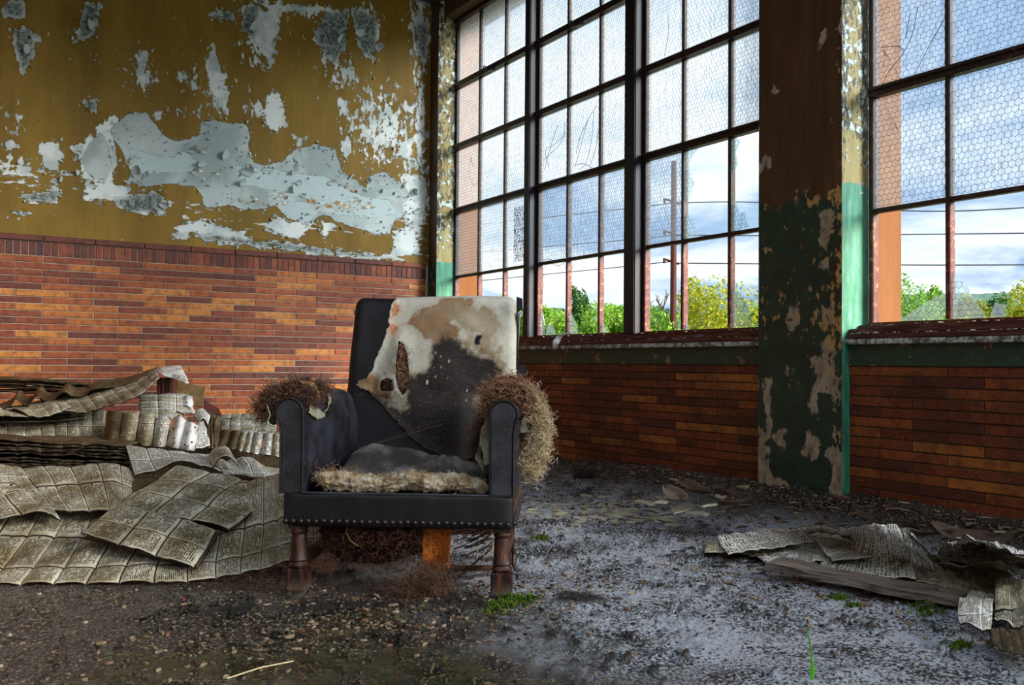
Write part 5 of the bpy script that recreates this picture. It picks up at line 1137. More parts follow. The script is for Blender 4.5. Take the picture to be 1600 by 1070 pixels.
# arched sheet at the left
sheet('card_sheet', [[(30, 733, 3.86), (68, 727, 3.86), (110, 729, 3.86), (152, 724, 3.86), (188, 727, 3.84), (214, 745, 3.80)], [(46, 748, 3.66), (80, 744, 3.66), (118, 744, 3.64), (158, 740, 3.64), (190, 744, 3.64), (212, 758, 3.66)], [(66, 776, 3.46), (94, 774, 3.44), (130, 773, 3.44), (166, 770, 3.44), (192, 768, 3.48), (208, 772, 3.52)], [(84, 797, 3.32), (110, 799, 3.30), (140, 799, 3.29), (172, 796, 3.31), (190, 789, 3.37), (206, 778, 3.46)]], (5, 2), 'card', 'arched card sheet curling over the left side of the heap', group=GP, n=(80, 44), relief=.004, wav=.006, seed=7)
sheet('card_sheet', [[(-50, 728, 3.84), (6, 726, 3.84), (34, 730, 3.84)], [(-50, 760, 3.6), (16, 752, 3.62), (50, 756, 3.60)], [(-40, 790, 3.40), (40, 782, 3.42), (74, 785, 3.40)], [(-30, 820, 3.24), (60, 800, 3.26), (96, 812, 3.24)]], (3, 4), 'card', 'dingy card sheet sloping down beside the arched sheet at the left edge', group=GP, n=(50, 50), seed=8, wav=.01)
# pale crumpled strip
sheet('card_sheet', [[(196, 697, 4.02), (228, 699, 4.02), (262, 704, 4.04), (296, 707, 4.06), (332, 709, 4.06)], [(203, 718, 3.86), (236, 720, 3.85), (268, 716, 3.87), (304, 717, 3.92), (338, 722, 3.94)], [(210, 741, 3.70), (244, 734, 3.70), (276, 722, 3.76), (312, 728, 3.80), (345, 736, 3.80)]], (4.0, 2), 'card_pale', 'pale strip with a folded-down left corner lying across the middle of the heap', group=GP, n=(70, 40), relief=.003, wav=.012, seed=9)
sheet('card_sheet', [[(330, 706, 4.02), (352, 716, 4.04), (382, 718, 4.0), (415, 726, 3.98), (450, 728, 3.96), (500, 730, 3.9)], [(338, 725, 3.90), (360, 732, 3.88), (392, 732, 3.88), (420, 740, 3.86), (450, 742, 3.84), (500, 744, 3.8)], [(350, 738, 3.78), (372, 742, 3.76), (398, 746, 3.74), (425, 752, 3.72), (450, 757, 3.70), (500, 758, 3.66)]], (5, 1.2), 'card_pale', 'crumpled pale strip running to the chair across the heap', group=GP, n=(80, 30), relief=.002, wav=.022, seed=10)
sheet('card_sheet', [[(326, 712, 3.98), (334, 701, 3.98), (348, 697, 3.98), (357, 700, 3.98), (362, 711, 3.98)], [(329, 722, 3.88), (337, 710, 3.88), (350, 705, 3.88), (360, 709, 3.88), (368, 719, 3.88)], [(332, 731, 3.80), (340, 719, 3.80), (352, 713, 3.80), (363, 718, 3.80), (372, 728, 3.80)]], (1, 1), 'card', 'small curled loop of card standing on the pale crumpled strip', group=GP, n=(40, 24), relief=.001, wav=.002, seed=11)
sheet('card_sheet', [[(290, 730, 4.0), (350, 738, 3.95), (450, 762, 3.8)], [(270, 752, 3.7), (350, 764, 3.66), (450, 776, 3.6)]], (5, 2), 'card_dark', 'dark card sheet below the crumpled strip', group=GP, n=(40, 20), seed=12, wav=.012)
# layered stack seen edge-on at the left, one sheet per layer
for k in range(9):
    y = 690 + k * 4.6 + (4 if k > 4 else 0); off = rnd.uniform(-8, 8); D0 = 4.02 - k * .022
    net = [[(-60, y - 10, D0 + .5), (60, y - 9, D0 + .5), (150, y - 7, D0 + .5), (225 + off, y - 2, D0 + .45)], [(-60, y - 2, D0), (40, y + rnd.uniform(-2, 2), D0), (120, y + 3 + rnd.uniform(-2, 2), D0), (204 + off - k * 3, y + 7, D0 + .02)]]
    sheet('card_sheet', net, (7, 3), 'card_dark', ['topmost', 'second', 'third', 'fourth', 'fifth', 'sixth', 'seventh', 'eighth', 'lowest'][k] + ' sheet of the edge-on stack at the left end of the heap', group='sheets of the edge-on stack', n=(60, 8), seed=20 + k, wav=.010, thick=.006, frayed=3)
# standing curved packets in the middle
sheet('card_packet', [[(-60, 648, 5.0), (20, 650, 4.9), (75, 648, 4.85), (120, 643, 4.8), (165, 640, 4.75)], [(-60, 695, 4.6), (20, 692, 4.6), (75, 692, 4.58), (120, 694, 4.55), (160, 695, 4.5)]], (9, 2), 'card', 'long packet of buff cards curving behind the edge-on stack', 'card', n=(80, 20), relief=.006, seed=40, group='standing card packets')
for k in range(5):
    y = 637 + k * 5; D0 = 4.86 - k * .03
    sheet('card_packet', [[(-60, y - 2, D0 + .14), (60, y - 2, D0 + .12), (140 + 8 * k, y - 8, D0 + .1)], [(-60, y + 2, D0), (60, y + 2, D0 - .02), (150 + 5 * k, y - 5, D0 - .04)]], (8, 1), 'card_dark' if k % 2 else 'card', ['topmost', 'second', 'third', 'fourth', 'lowest'][k] + ' thin packet edge under the draped sheets at the far left', 'card', n=(50, 8), relief=.003, seed=44 + k, group='thin packet edges at the far left', thick=.005, frayed=2)
for k, (xa, xb, xc, xd) in enumerate([(168, 191, 161, 184), (191, 218, 184, 210), (217, 243, 211, 237), (243, 268, 238, 258)]):
    sheet('card_packet', [[(xa, 641 + k * 2, 4.62), ((xa + xb) / 2, 643 + k * 2, 4.55), (xb, 641 + k * 2, 4.60)], [(xc, 692 + k * 1.5, 4.40), ((xc + xd) / 2, 694 + k * 1.5, 4.33), (xd, 693 + k * 1.5, 4.38)]], (1, 3), ['card_dark', 'card', 'card', 'card_pale'][k], ['darkest', 'first buff', 'second buff', 'rightmost pale'][k] + ' standing card packet left of the white metal plates', 'card', n=(16, 30), relief=.004, seed=50 + k, group='standing card packets', thick=.008)
for k in range(7):
    y = 617 + k * 5.2; D0 = 4.72 - k * .022; dx = rnd.uniform(-3, 3); xr = 300 - (0 if k < 5 else 14)
    sheet('card_packet', [[(222 + dx, y - 3, D0 + .10), (262, y - 4, D0 + .08), (xr + dx, y + 1, D0 + .12)], [(217 + dx, y + 1, D0), (262, y + 0, D0 - .03), (xr + 2 + dx, y + 5, D0 + .02)], [(217 + dx, y + 6, D0 - .01), (262, y + 5, D0 - .04), (xr + 2 + dx, y + 10, D0 + .01)]], (3, 1.2), 'card_pale' if k % 2 == 0 else 'card', ['topmost', 'second', 'third', 'fourth', 'fifth', 'sixth', 'lowest'][k] + ' card layer of the pale stack above the standing packets', 'card', n=(36, 14), relief=.004, seed=60 + k, group='layers of the pale card stack', thick=.004, frayed=1.5)
def plate(pts, label, dots, nm='metal_plate'):
    A = [PX(*p) for p in pts]; c = np.mean(A, 0); nu = 12; G_ = catmull(np.swapaxes(catmull(np.array([[A[0] - c, A[1] - c, A[2] - c], [A[3] - c, A[4] - c, A[5] - c]]), 8), 0, 1), nu)
    V = G_.reshape(-1, 3); o = obj(nm, V, gridF(nu, 8), M['plate'], None, True, label=label, category='plate', group='white metal plates'); o.location = c
    md = o.modifiers.new('t', 'SOLIDIFY'); md.thickness = .004; md.offset = 0
    N_ = np.cross(G_[-1, 0] - G_[0, 0], G_[0, -1] - G_[0, 0]); N_ /= np.linalg.norm(N_)
    if N_ @ (CAM - c) < 0: N_ = -N_
    for (u, v) in dots:
        q = G_[int(u * (nu - 1)), int(v * 7)] + N_ * .004; R = Vector(N_).to_track_quat('Z', 'Y').to_matrix(); mb = MB().lathe([(.0045, 0), (.0045, .003), (.003, .004)], (0, 0, 0), 8); mb.V = [R @ Vector(v_) + Vector(q) for v_ in mb.V]; mb.build('rivet', M['nail'], o)
plate([(272, 652, 4.34), (281, 650, 4.28), (291, 657, 4.28), (260, 696, 4.24), (269, 699, 4.18), (280, 701, 4.18)], 'curved white metal plate, left one of the riveted pair in the heap', [(.5, .1), (.3, .5), (.6, .8)])
plate([(292, 657, 4.28), (301, 660, 4.25), (311, 667, 4.28), (281, 701, 4.18), (292, 703, 4.15), (304, 704, 4.18)], 'curved white metal plate, right one of the riveted pair in the heap', [(.3, .1), (.75, .15), (.8, .85), (.3, .9)])
plate([(284, 619, 4.72), (292, 618, 4.7), (301, 619, 4.7), (285, 634, 4.66), (292, 634, 4.64), (300, 638, 4.64)], 'small square metal plate on the top right of the pale card stack', [(.5, .2), (.6, .8)])
sheet('card_packet', [[(303, 650, 4.55), (314, 639, 4.6), (329, 650, 4.6)], [(312, 660, 4.5), (318, 656, 4.5), (324, 664, 4.5)]], (1, 1), 'card_pale', 'small pale card packet tipped on its corner right of the metal plates', 'card', n=(16, 14), seed=70, thick=.01)
sheet('card_packet', [[(306, 664, 4.40), (316, 657, 4.45), (322, 664, 4.45)], [(306, 700, 4.25), (318, 700, 4.28), (328, 697, 4.32)]], (1, 2), 'card_pale', 'crumpled pale packet standing just right of the riveted plates', 'card', n=(20, 24), seed=71, wav=.02, thick=.006)
for k in range(4):
    x0 = 322 + k * 5.5; sheet('card_packet', [[(x0, 640 + k * 3, 4.85 - k * .03), (x0 + 7, 645 + k * 3, 4.88 - k * .03)], [(x0 - 4, 668, 4.7), (x0 + 4, 672, 4.72)], [(x0 - 2, 700, 4.55), (x0 + 6, 702, 4.58)]], (1, 3), 'card_dark', ['leftmost', 'second', 'third', 'rightmost'][k] + ' narrow dark packet in the gap between the two card piles', 'card', n=(8, 24), seed=72 + k, wav=.01, thick=.005, group='narrow dark packets')
# draped upper sheets running up to the peak
sheet('card_sheet', [[(60, 622, 5.0), (97, 615, 5.0), (122, 611, 5.0), (148, 607, 4.98), (171, 600, 4.96), (195, 594, 4.94), (222, 586, 4.92), (244, 577, 4.9)], [(84, 632, 4.82), (112, 630, 4.80), (136, 628, 4.78), (160, 622, 4.76), (184, 615, 4.75), (208, 607, 4.74), (231, 598, 4.74), (247, 584, 4.76)], [(98, 641, 4.66), (127, 646, 4.62), (144, 642, 4.60), (170, 635, 4.58), (196, 627, 4.57), (219, 616, 4.58), (240, 600, 4.62), (250, 590, 4.68)]], (9, 2), 'card', 'long draped card sheet climbing to the peak of the heap', group=GP, n=(110, 36), relief=.004, wav=.006, seed=80)
sheet('card_sheet', [[(14, 636, 4.9), (40, 631, 4.9), (70, 624, 4.9), (100, 628, 4.86)], [(34, 642, 4.78), (58, 642, 4.76), (84, 634, 4.76), (106, 632, 4.76)], [(46, 650, 4.66), (66, 652, 4.63), (90, 646, 4.64), (112, 636, 4.68)]], (4, 2), 'card', 'sagging card sheet below the left end of the long draped one', group=GP, n=(50, 30), relief=.003, seed=81)
sheet('card_sheet', [[(-50, 640, 4.9), (-10, 634, 4.9), (14, 642, 4.86), (36, 648, 4.8)], [(-50, 655, 4.7), (-6, 650, 4.68), (14, 650, 4.68), (44, 651, 4.66)]], (4, 2), 'card', 'card sheet with a scalloped edge at the far left below the waves', group=GP, n=(50, 24), relief=.003, seed=82)
net = [[], []]
for x, y in ((-50, 630), (-20, 636), (6, 629), (20, 621), (29, 611), (38, 619), (50, 619), (62, 605), (74, 614), (88, 614), (103, 600), (116, 607), (134, 607), (150, 597), (172, 594), (195, 590), (222, 582), (246, 575)):
    net[0].append((x + 2, y - 1, 5.12)); net[1].append((x, y + 3, 4.98 - .001 * x * (x > 0) * .3))
net.append([(x - 4, y + 9, 4.84) for x, y, D in net[1]])
sheet('card_sheet', net, (17, 1), 'card_dark', 'wavy-edged card sheet curling up along the upper left of the heap', group=GP, n=(200, 16), relief=.001, wav=.004, seed=83)
for k in range(4):
    y = 592 + k * 6; sheet('card_sheet', [[(-60, y - 4, 5.5), (60, y - 1, 5.5), (130, y + 6 - k, 5.5), (158, y + 8 - k, 5.5)], [(-60, y + 1, 5.3 - .03 * k), (50, y + 3, 5.3 - .03 * k), (110, y + 8 - k, 5.3 - .03 * k), (150, y + 10 - k, 5.3 - .03 * k)]], (7, 2), 'card_dark', ['topmost', 'second', 'third', 'lowest'][k] + ' flat dark sheet stacked against the brick wall at the far left', group='flat dark sheets against the wall', n=(60, 10), seed=85 + k, wav=.006, thick=.008, frayed=2)
# peak: white-backed sheet folded over, books and boards under it
sheet('folded_sheet', [[(243, 577, 4.86), (250, 575, 4.86), (262, 573, 4.86), (272, 571, 4.84), (280, 570, 4.82), (283, 572, 4.8)], [(249, 583, 4.76), (256, 580, 4.76), (266, 580, 4.74), (277, 582, 4.70), (285, 583, 4.70), (289, 585, 4.70)], [(253, 584, 4.68), (259, 588, 4.66), (268, 590, 4.64), (280, 595, 4.60), (290, 599, 4.58), (295, 600, 4.6)]], (1, 1), 'plate', 'bright white folded sheet capping the peak of the left heap', n=(50, 30), relief=0, wav=.012, seed=90)
for k, (x, w) in enumerate([(248, 6), (255, 5), (261, 5), (267, 6)]):
    a = PX(x, 590, 4.72); b = PX(x, 618, 4.72); c = (a + b) / 2; h = abs(a[2] - b[2]); ww = w / FOC * 4.72
    mb = MB().box(-ww / 2, ww / 2, -.004, .07, -h / 2, h / 2, .003); o = mb.build('book', M['book'] if k != 2 else M['card_pale'], None, label=['leftmost', 'second', 'pale third', 'rightmost'][k] + ' upright book under the white folded peak', category='book', group='books under the peak'); o.location = c; o.rotation_euler = (0, 0, -.56)
def boardq(pts, label, th=.006, m='board', cells=None, nm='strawboard_sheet', cat='board'):
    A = np.array([PX(*p) for p in pts]); c = A.mean(0); A = A - c; n_ = np.cross(A[1] - A[0], A[2] - A[0]); n_ /= np.linalg.norm(n_); V = list(A + n_ * th / 2) + list(A - n_ * th / 2)
    F = [(0, 1, 2, 3), (7, 6, 5, 4)] + [(i, i + 4, (i + 1) % 4 + 4, (i + 1) % 4) for i in range(4)]; o = obj(nm, np.array(V), F, M[m], None, label=label, category=cat); o.location = c; return o
boardq([(273, 594, 4.80), (297, 600, 4.82), (297, 632, 4.78), (273, 622, 4.76)], 'tan board standing right of the books')
boardq([(296, 600, 4.84), (320, 605, 4.90), (316, 636, 4.84), (296, 634, 4.80)], 'tan board with bolt holes, second from the books')
boardq([(319, 626, 4.92), (342, 639, 4.96), (345, 650, 4.9), (320, 642, 4.86)], 'dark brown board leaning at the right shoulder of the heap', m='book')
boardq([(341, 638, 4.95), (346, 648, 4.93), (344, 662, 4.88), (337, 655, 4.88)], 'small dark brown board at the right end of the leaning one', m='book')
# second pile beside the chair
for k in range(5):
    y = 651 + k * 5.5; D0 = 5.0 - k * .03; sheet('card_packet', [[(346, y - 4, D0 + .1), (378, y - 4, D0 + .1), (400 + k * 6, y - 1 + k, D0 + .1), (430, y + 6 + k, D0 + .1)], [(344, y, D0), (376, y, D0 - .02), (402 + k * 6, y + 4 + k, D0 - .02), (432, y + 14, D0)], [(344, y + 5, D0 - .01), (376, y + 5, D0 - .03), (402 + k * 6, y + 9 + k, D0 - .03), (432, y + 19, D0 - .01)]], (6, 1), 'card' if k % 2 else 'card_pale', ['topmost', 'second', 'third', 'fourth', 'lowest'][k] + ' card layer of the pile beside the left arm of the chair', 'card', n=(60, 12), relief=.004, seed=100 + k, wav=.01, group='layers of the pile beside the chair', thick=.006, frayed=3)
for k, (xa, xb, xc, xd) in enumerate([(346, 362, 336, 352), (362, 378, 353, 370), (378, 388, 370, 380), (388, 398, 381, 390), (398, 412, 391, 405), (414, 427, 408, 424), (428, 438, 426, 438), (438, 446, 439, 447)]):
    sheet('card_packet', [[(xa, 671 + k * 1, 4.86), ((xa + xb) / 2, 672 + k, 4.78), (xb, 672 + k * .8, 4.84)], [(xc, 697 + k * 2.4, 4.62), ((xc + xd) / 2, 700 + k * 2.4, 4.55), (xd, 699 + k * 2.4, 4.60)]], (1, 2), ['card_dark', 'card_dark', 'card', 'card_pale', 'card_pale', 'card_pale', 'card', 'card_dark'][k], ['first', 'second', 'third', 'fourth', 'fifth', 'sixth', 'seventh', 'eighth'][k] + ' standing packet from the left in the pile beside the chair', 'card', n=(14, 20), relief=.004, seed=110 + k, wav=.006, group='standing packets beside the chair', thick=.008)
# dark heap body keeping everything off the floor
def heapbody():
    n1_, n2_ = 60, 40; U_, Vv = np.meshgrid(np.linspace(0, 1, n1_), np.linspace(0, 1, n2_), indexing='ij')
    xs_ = -160 + U_ * 640; A = np.zeros((n1_, n2_, 3))
    for i in range(n1_):
        x = xs_[i, 0]; ys_ = [905 - max(0, x - 250) * .2, 850, 800, 752, 722, 705, 668 + max(0, x - 180) * .12, 640 + max(0, x - 240) * .18, 640 + max(0, x - 240) * .18, 700]; Ds = [3.05, 3.34, 3.60, 3.86, 4.25, 4.7, 4.85, 5.05, 5.4, 5.6]
        P = catmull(np.array([PX(x, y + 6, D) for y, D in zip(ys_, Ds)]), n2_); A[i] = P
    A[..., 2] += (fbm(A[..., :2], 9, 3, 4) - .5) * .03
    A[..., 2] = np.maximum(A[..., 2] - .10, -.02); A[..., 1] = np.minimum(A[..., 1], -.05)
    return obj('paper_heap', A.reshape(-1, 3), gridF(n1_, n2_), M['card_dark'], None, True, uv=np.stack([U_ * 16, Vv * 14], -1).reshape(-1, 2), label='dark compacted mass of old sheets under the left heap', category='paper heap', kind='stuff')
heapbody()

# ================================================================ RIGHT SIDE: NEWSPRINT, PLANK, LITTER
def onsmooth(px, py, up=0.0):
    d = ray(px, py); z = 0
    for _ in range(14):
        t = (z + .006 + up - CAM[2]) / d[2]; p = CAM + t * d; z = float(bank(np.array([p[0]]), np.array([p[1]]))[0])
    return p
def fsheet(name, quad, cells, m, label, up=.02, seed=0, wav=.012, n=(60, 40), category='newspaper', group='sodden printed sheets at the right', crumple=0, thick=.003, bulge=0, relief=.003):
    rows_ = [[onsmooth(x, y, up) for x, y in row] for row in quad]
    o = sheet(name, rows_, cells, m, label, category, group, n=n, relief=relief, wav=wav, seed=seed, thick=thick, world=True)
    me = o.data; V = np.array([v.co[:] for v in me.vertices]); W_ = V + np.array(o.location)
    V[:, 2] += crumple * (fbm(W_[:, :2], 14, 4, seed + 50) - .35) + bulge * np.exp(-((V[:, :2] / .12) ** 2).sum(1))
    for i in range(len(V)):                      # settle on the mud
        f_ = hf(W_[i, 0], W_[i, 1]) + .004 + .002 * (seed % 5)
        if V[i, 2] + o.location[2] < f_: V[i, 2] = f_ - o.location[2]
    me.vertices.foreach_set('co', V.astype(np.float32).ravel()); me.update(); return o
fsheet('newspaper_sheet', [[(1120, 838), (1190, 828), (1280, 820)], [(1128, 852), (1205, 842), (1285, 832)], [(1138, 866), (1215, 856), (1280, 846)]], (7, 3), 'newspaper', 'leftmost pale sheet of the flat newsprint fan beside the plank', .034, 1, .010)
fsheet('newspaper_sheet', [[(1155, 842), (1240, 832), (1310, 832)], [(1180, 866), (1260, 858), (1345, 858)], [(1205, 884), (1270, 878), (1350, 872)]], (8, 4), 'newspaper', 'creased newsprint sheet under the leftmost pale one', .012, 2, .014)
fsheet('newspaper_sheet', [[(1298, 822), (1330, 845), (1365, 868)], [(1280, 824), (1306, 850), (1338, 872)], [(1260, 828), (1280, 852), (1300, 876)]], (6, 3), 'card_pale', 'stiff folded sheet with a dark crease, tip pointing up, in the newsprint fan', .045, 3, .010)
fsheet('newspaper_sheet', [[(1315, 824), (1358, 821), (1402, 820)], [(1305, 845), (1360, 845), (1415, 846)], [(1290, 870), (1355, 876), (1428, 880)], [(1270, 890), (1350, 900), (1432, 906)]], (5, 9), 'newspaper', 'large newsprint sheet with printed columns behind the plank', .022, 4, .010, n=(70, 70))
fsheet('newspaper_sheet', [[(1400, 822), (1416, 826), (1424, 834)], [(1414, 850), (1440, 862), (1460, 872)], [(1430, 890), (1456, 896), (1482, 900)]], (3, 8), 'newspaper', 'narrow overlapping newsprint sheets fanned to the right of the large sheet', .014, 5, .014)
fsheet('newspaper_sheet', [[(1215, 862), (1300, 872), (1370, 880)], [(1225, 880), (1300, 890), (1370, 898)]], (8, 3), 'card', 'brownish sheet peeping out just behind the plank', .006, 6, .016, crumple=.02)
fsheet('newspaper_sheet', [[(1460, 872), (1505, 850), (1560, 862), (1640, 874)], [(1462, 882), (1515, 878), (1570, 884), (1640, 900)], [(1478, 890), (1535, 900), (1590, 912), (1640, 925)]], (9, 5), 'newspaper', 'humped newsprint sheet with a dark torn hole at the right', .05, 7, .012, n=(80, 50), crumple=.06, bulge=.03)
fsheet('newspaper_sheet', [[(1545, 866), (1590, 862), (1640, 858)], [(1560, 880), (1600, 882), (1650, 884)]], (5, 3), 'card', 'brown-edged sheet end poking out at the right edge behind the humped newsprint', .10, 8, .014, crumple=.03)
fsheet('newspaper_sheet', [[(1440, 892), (1500, 896), (1560, 905)], [(1470, 915), (1530, 922), (1600, 935)], [(1490, 935), (1540, 942), (1620, 960)]], (7, 5), 'card', 'brown sodden sheet lying under the humped newsprint', .008, 9, .018, crumple=.03)
fsheet('newspaper_ball', [[(1512, 930), (1535, 926), (1556, 934)], [(1500, 950), (1530, 945), (1552, 952)], [(1496, 970), (1528, 975), (1550, 978)], [(1502, 982), (1530, 992), (1548, 994)]], (1.6, 3), 'card_pale', 'wrinkled pale page curled up at the lower right corner of the litter', .035, 10, .014, n=(50, 70), crumple=.035, bulge=.03)
fsheet('newspaper_ball', [[(1555, 920), (1585, 915), (1630, 915)], [(1556, 945), (1590, 945), (1640, 950)], [(1552, 970), (1600, 985), (1640, 1000)]], (3, 4), 'card', 'scrunched brown page at the right edge behind the wrinkled pale page', .03, 11, .018, n=(60, 50), crumple=.08, bulge=.04)
fsheet('newspaper_ball', [[(1545, 985), (1590, 990), (1640, 1000)], [(1550, 1005), (1600, 1025), (1640, 1050)]], (6, 4), 'card_dark', 'dark perforated sheet drooping at the lower right edge', .03, 12, .012, crumple=.04)
fsheet('newspaper_sheet', [[(1105, 850), (1140, 846), (1180, 850)], [(1100, 866), (1150, 868), (1200, 872)]], (4, 2), 'card', 'muddy sheet end left of the newsprint fan', .004, 13, .016, crumple=.025)
fsheet('newspaper_sheet', [[(1440, 868), (1500, 872), (1570, 880)], [(1440, 885), (1505, 890), (1580, 898)], [(1455, 898), (1520, 905), (1590, 915)]], (7, 4), 'card', 'brown sodden sheet filling the gap between the fan and the humped newsprint', .010, 14, .014, crumple=.015)
fsheet('newspaper_sheet', [[(1380, 880), (1430, 886), (1490, 893)], [(1390, 905), (1440, 914), (1500, 925)]], (5, 3), 'card', 'torn brown sheet peeping out above the right end of the plank', .008, 15, .014, crumple=.02)
# plank
a = onfloor(1196, 893, .03); b = onfloor(1492, 944, .03); e = (b - a); L_ = np.linalg.norm(e[:2]); th = math.atan2(e[1], e[0])
bm = bmesh.new(); bmesh.ops.create_cube(bm, size=1); bmesh.ops.subdivide_edges(bm, edges=[q for q in bm.edges if abs(q.verts[0].co.x - q.verts[1].co.x) > .5], cuts=24); bmesh.ops.subdivide_edges(bm, edges=[q for q in bm.edges if abs(q.verts[0].co.y - q.verts[1].co.y) > .5], cuts=4)
V = np.array([v.co[:] for v in bm.verts]); F = [[v.index for v in f.verts] for f in bm.faces]; bm.free()
V = V * (L_, .125, .022); q = fbm(V[:, :2] + 5, 9, 3, 8) - .5; V[:, 2] += q * .010 + .010 * (V[:, 0] / L_) ** 2; V[:, 1] += (np.abs(V[:, 1]) > .05) * q * .016; V[:, 0] += (np.abs(V[:, 0]) > L_ * .49) * (fbm(V[:, 1:2].repeat(2, 1), 40, 2, 3) - .5) * .03
V[:, 2] -= .014 * (V[:, 0] / L_ - .5)
pc = (a + b) / 2 + np.array([-math.sin(th), math.cos(th), 0]) * .062
plank = obj('plank', V, F, M['plank'], None, False, label='grey weathered wooden plank lying on the mud in front of the newsprint', category='plank'); plank.location = (pc[0], pc[1], hf(pc[0], pc[1]) + .034); plank.rotation_euler = (0, 0, th)
MB().tube([(-.24, 0, .012), (-.24, 0, .020)], .003, 6).tube([(.22, .02, .012), (.22, .02, .020)], .003, 6).build('nail', M['nail'], plank)
# ribbed can / hose end
p = onfloor(912, 748); ca = empty('ribbed_hose_piece', (p[0], p[1], p[2] + .030), math.radians(-30), label='short piece of dark ribbed hose lying by the wall right of the chair', category='hose')
prof = []
for i in range(40): prof.append((.030 + .004 * math.cos(i / 39 * 6.283 * 8), -.055 + .11 * i / 39))
MB().lathe(prof, (0, 0, 0), 20, 'x').build('hose_body', plain('hose rubber', c_(52, 38, 32), .5), ca, True)
MB().lathe([(.022, .0551), (.022, .058)], (0, 0, 0), 16, 'x').build('hose_dark_disc', plain('hose hollow shade', c_(12, 9, 8), .8), ca)  # flat near-black disc, the hollow's shade painted on the closed end
# fragments lying in the litter by the window wall
def chunk(seed, flat=.25, n=8):
    r = random.Random(seed); lo_ = []; 
    for i in range(n):
        w = 2 * math.pi * i / n + r.uniform(-.2, .2); rr = r.uniform(.6, 1.1); lo_.append((rr * math.cos(w), rr * math.sin(w) * .7))
    V = [(x, y, 0) for x, y in lo_] + [(x * .93, y * .93, flat * r.uniform(.7, 1.1)) for x, y in lo_]
    F = [tuple(range(n))[::-1], tuple(range(n, 2 * n))] + [(i, (i + 1) % n, n + (i + 1) % n, n + i) for i in range(n)]; return V, F
cm = [mesh_('slab_fragment', *chunk(s, .10), M['slab']) for s in range(4)]
fr = [(1040, 812, .055, 'pale flat slab fragment, nearest of those on the floor right of the chair'), (1005, 786, .05, 'pale slab fragment at the left end of the scatter by the wall'), (1065, 796, .07, 'long pale slab fragment in the middle of the scatter by the wall'), (1090, 803, .05, 'pale slab fragment at the right end of the scatter by the wall'), (958, 787, .035, 'dark-edged slab fragment lying alone nearest the ribbed hose'),
      (1040, 784, .05, 'mossy slab fragment at the back of the scatter by the wall'), (1110, 790, .04, 'small slab fragment beside the dark leaves by the wall'), (1022, 798, .04, 'small slab fragment in front of the mossy one'), (986, 797, .03, 'smallest slab fragment of the scatter by the wall')]
for i, (x, y, s, lb) in enumerate(fr):
    p = onfloor(x, y); inst('slab_fragment', cm[i % 4], None, (p[0], p[1], p[2] + .002), rot=(rnd.uniform(-.1, .1), rnd.uniform(-.1, .1), rnd.uniform(0, 6)), scale=(s * 1.5, s, s), label=lb, category='fragment', group='pale slab fragments by the wall')
# big dead leaves / rags against the wall
def rag(x, y, s, label, seed, m, cat='leaf', nm='dead_leaf'):
    p = onfloor(x, y); u = np.linspace(-1, 1, 14); U_, Vv = np.meshgrid(u, u, indexing='ij'); w = (1 - U_ ** 2) ** .6
    X = U_ * 1.3; Y = Vv * w * .7; Zz = .35 * (fbm(np.stack([U_ * 1.5 + seed, Vv * 1.5], -1), 1.5, 3, seed)) + .25 * np.abs(Vv) + .2 * U_ ** 2
    o = obj(nm, np.stack([X, Y, Zz], -1).reshape(-1, 3) * s * .7, gridF(14, 14), M[m], None, True, label=label, category=cat, group='dead leaves and rags by the window wall'); o.location = (p[0], p[1], p[2] - .02 * s); o.rotation_euler = (rnd.uniform(-.4, .4), rnd.uniform(-.4, .4), rnd.uniform(0, 6)); md = o.modifiers.new('t', 'SOLIDIFY'); md.thickness = .002
plain('leaf_brown', c_(70, 50, 36), .6); plain('leaf_grey', c_(96, 84, 70), .7)
for i, (x, y, s, lb) in enumerate([(1085, 770, .10, 'large brown dead leaf against the bricks left of the pillar'), (1130, 776, .11, 'large dark dead leaf at the left foot of the pillar'), (1055, 778, .08, 'curled dead leaf left of the large ones by the pillar'), (1150, 790, .07, 'small dead leaf right at the corner of the pillar base'), (1458, 842, .09, 'pale dead leaf against the bricks below the right window'), (1500, 846, .11, 'dark dead leaf under the bricks right of the pale one'), (1420, 830, .07, 'small dead leaf standing up right of the pillar base'), (1550, 860, .09, 'dead leaf near the right edge under the bricks'), (1350, 812, .06, 'small dead leaf at the right foot of the pillar')]):
    rag(x, y, s, lb, i, 'leaf_grey' if i in (2, 4) else 'leaf_brown')
# fine litter: splinters, chips and crumbs trodden into the mud
def litter(name, n, gen, sz, m, seed, label, cat, flat=.25, long=1.6):
    r = random.Random(seed); mb = MB(); c = 0
    while c < n:
        x, y = gen(r)
        if not (-3.9 < x < -.06 and -6 < y < -.1): continue
        s = sz * r.uniform(.35, 1.5) ** 1.3; V, F = chunk(r.randrange(9999), flat, 5); R = Matrix.Rotation(r.uniform(0, 6.28), 3, 'Z') @ Matrix.Rotation(r.uniform(-.5, .5), 3, 'X'); z = hf(x, y)
        l_ = r.uniform(1, long); mb.add([R @ Vector((a_ * s * l_, b_ * s, c_z * s * 2)) + Vector((x, y, z)) for a_, b_, c_z in V], F); c += 1
    return mb.build(name, M[m], None, label=label, category=cat, kind='stuff')
litter('litter', 1500, lambda r: (-abs(r.gauss(0, .34)), r.uniform(-5.6, -.6)), .011, 'litter', 1, 'small chips splinters and leaves strewn along the foot of the window wall', 'litter', .15, 3)
litter('mud_crumbs', 2600, lambda r: (r.uniform(-3.6, -.1), r.uniform(-5.8, -1.5)), .0045, 'litter', 2, 'dark crumbs and grit scattered over the wet mud floor', 'grit', .5, 1.6)
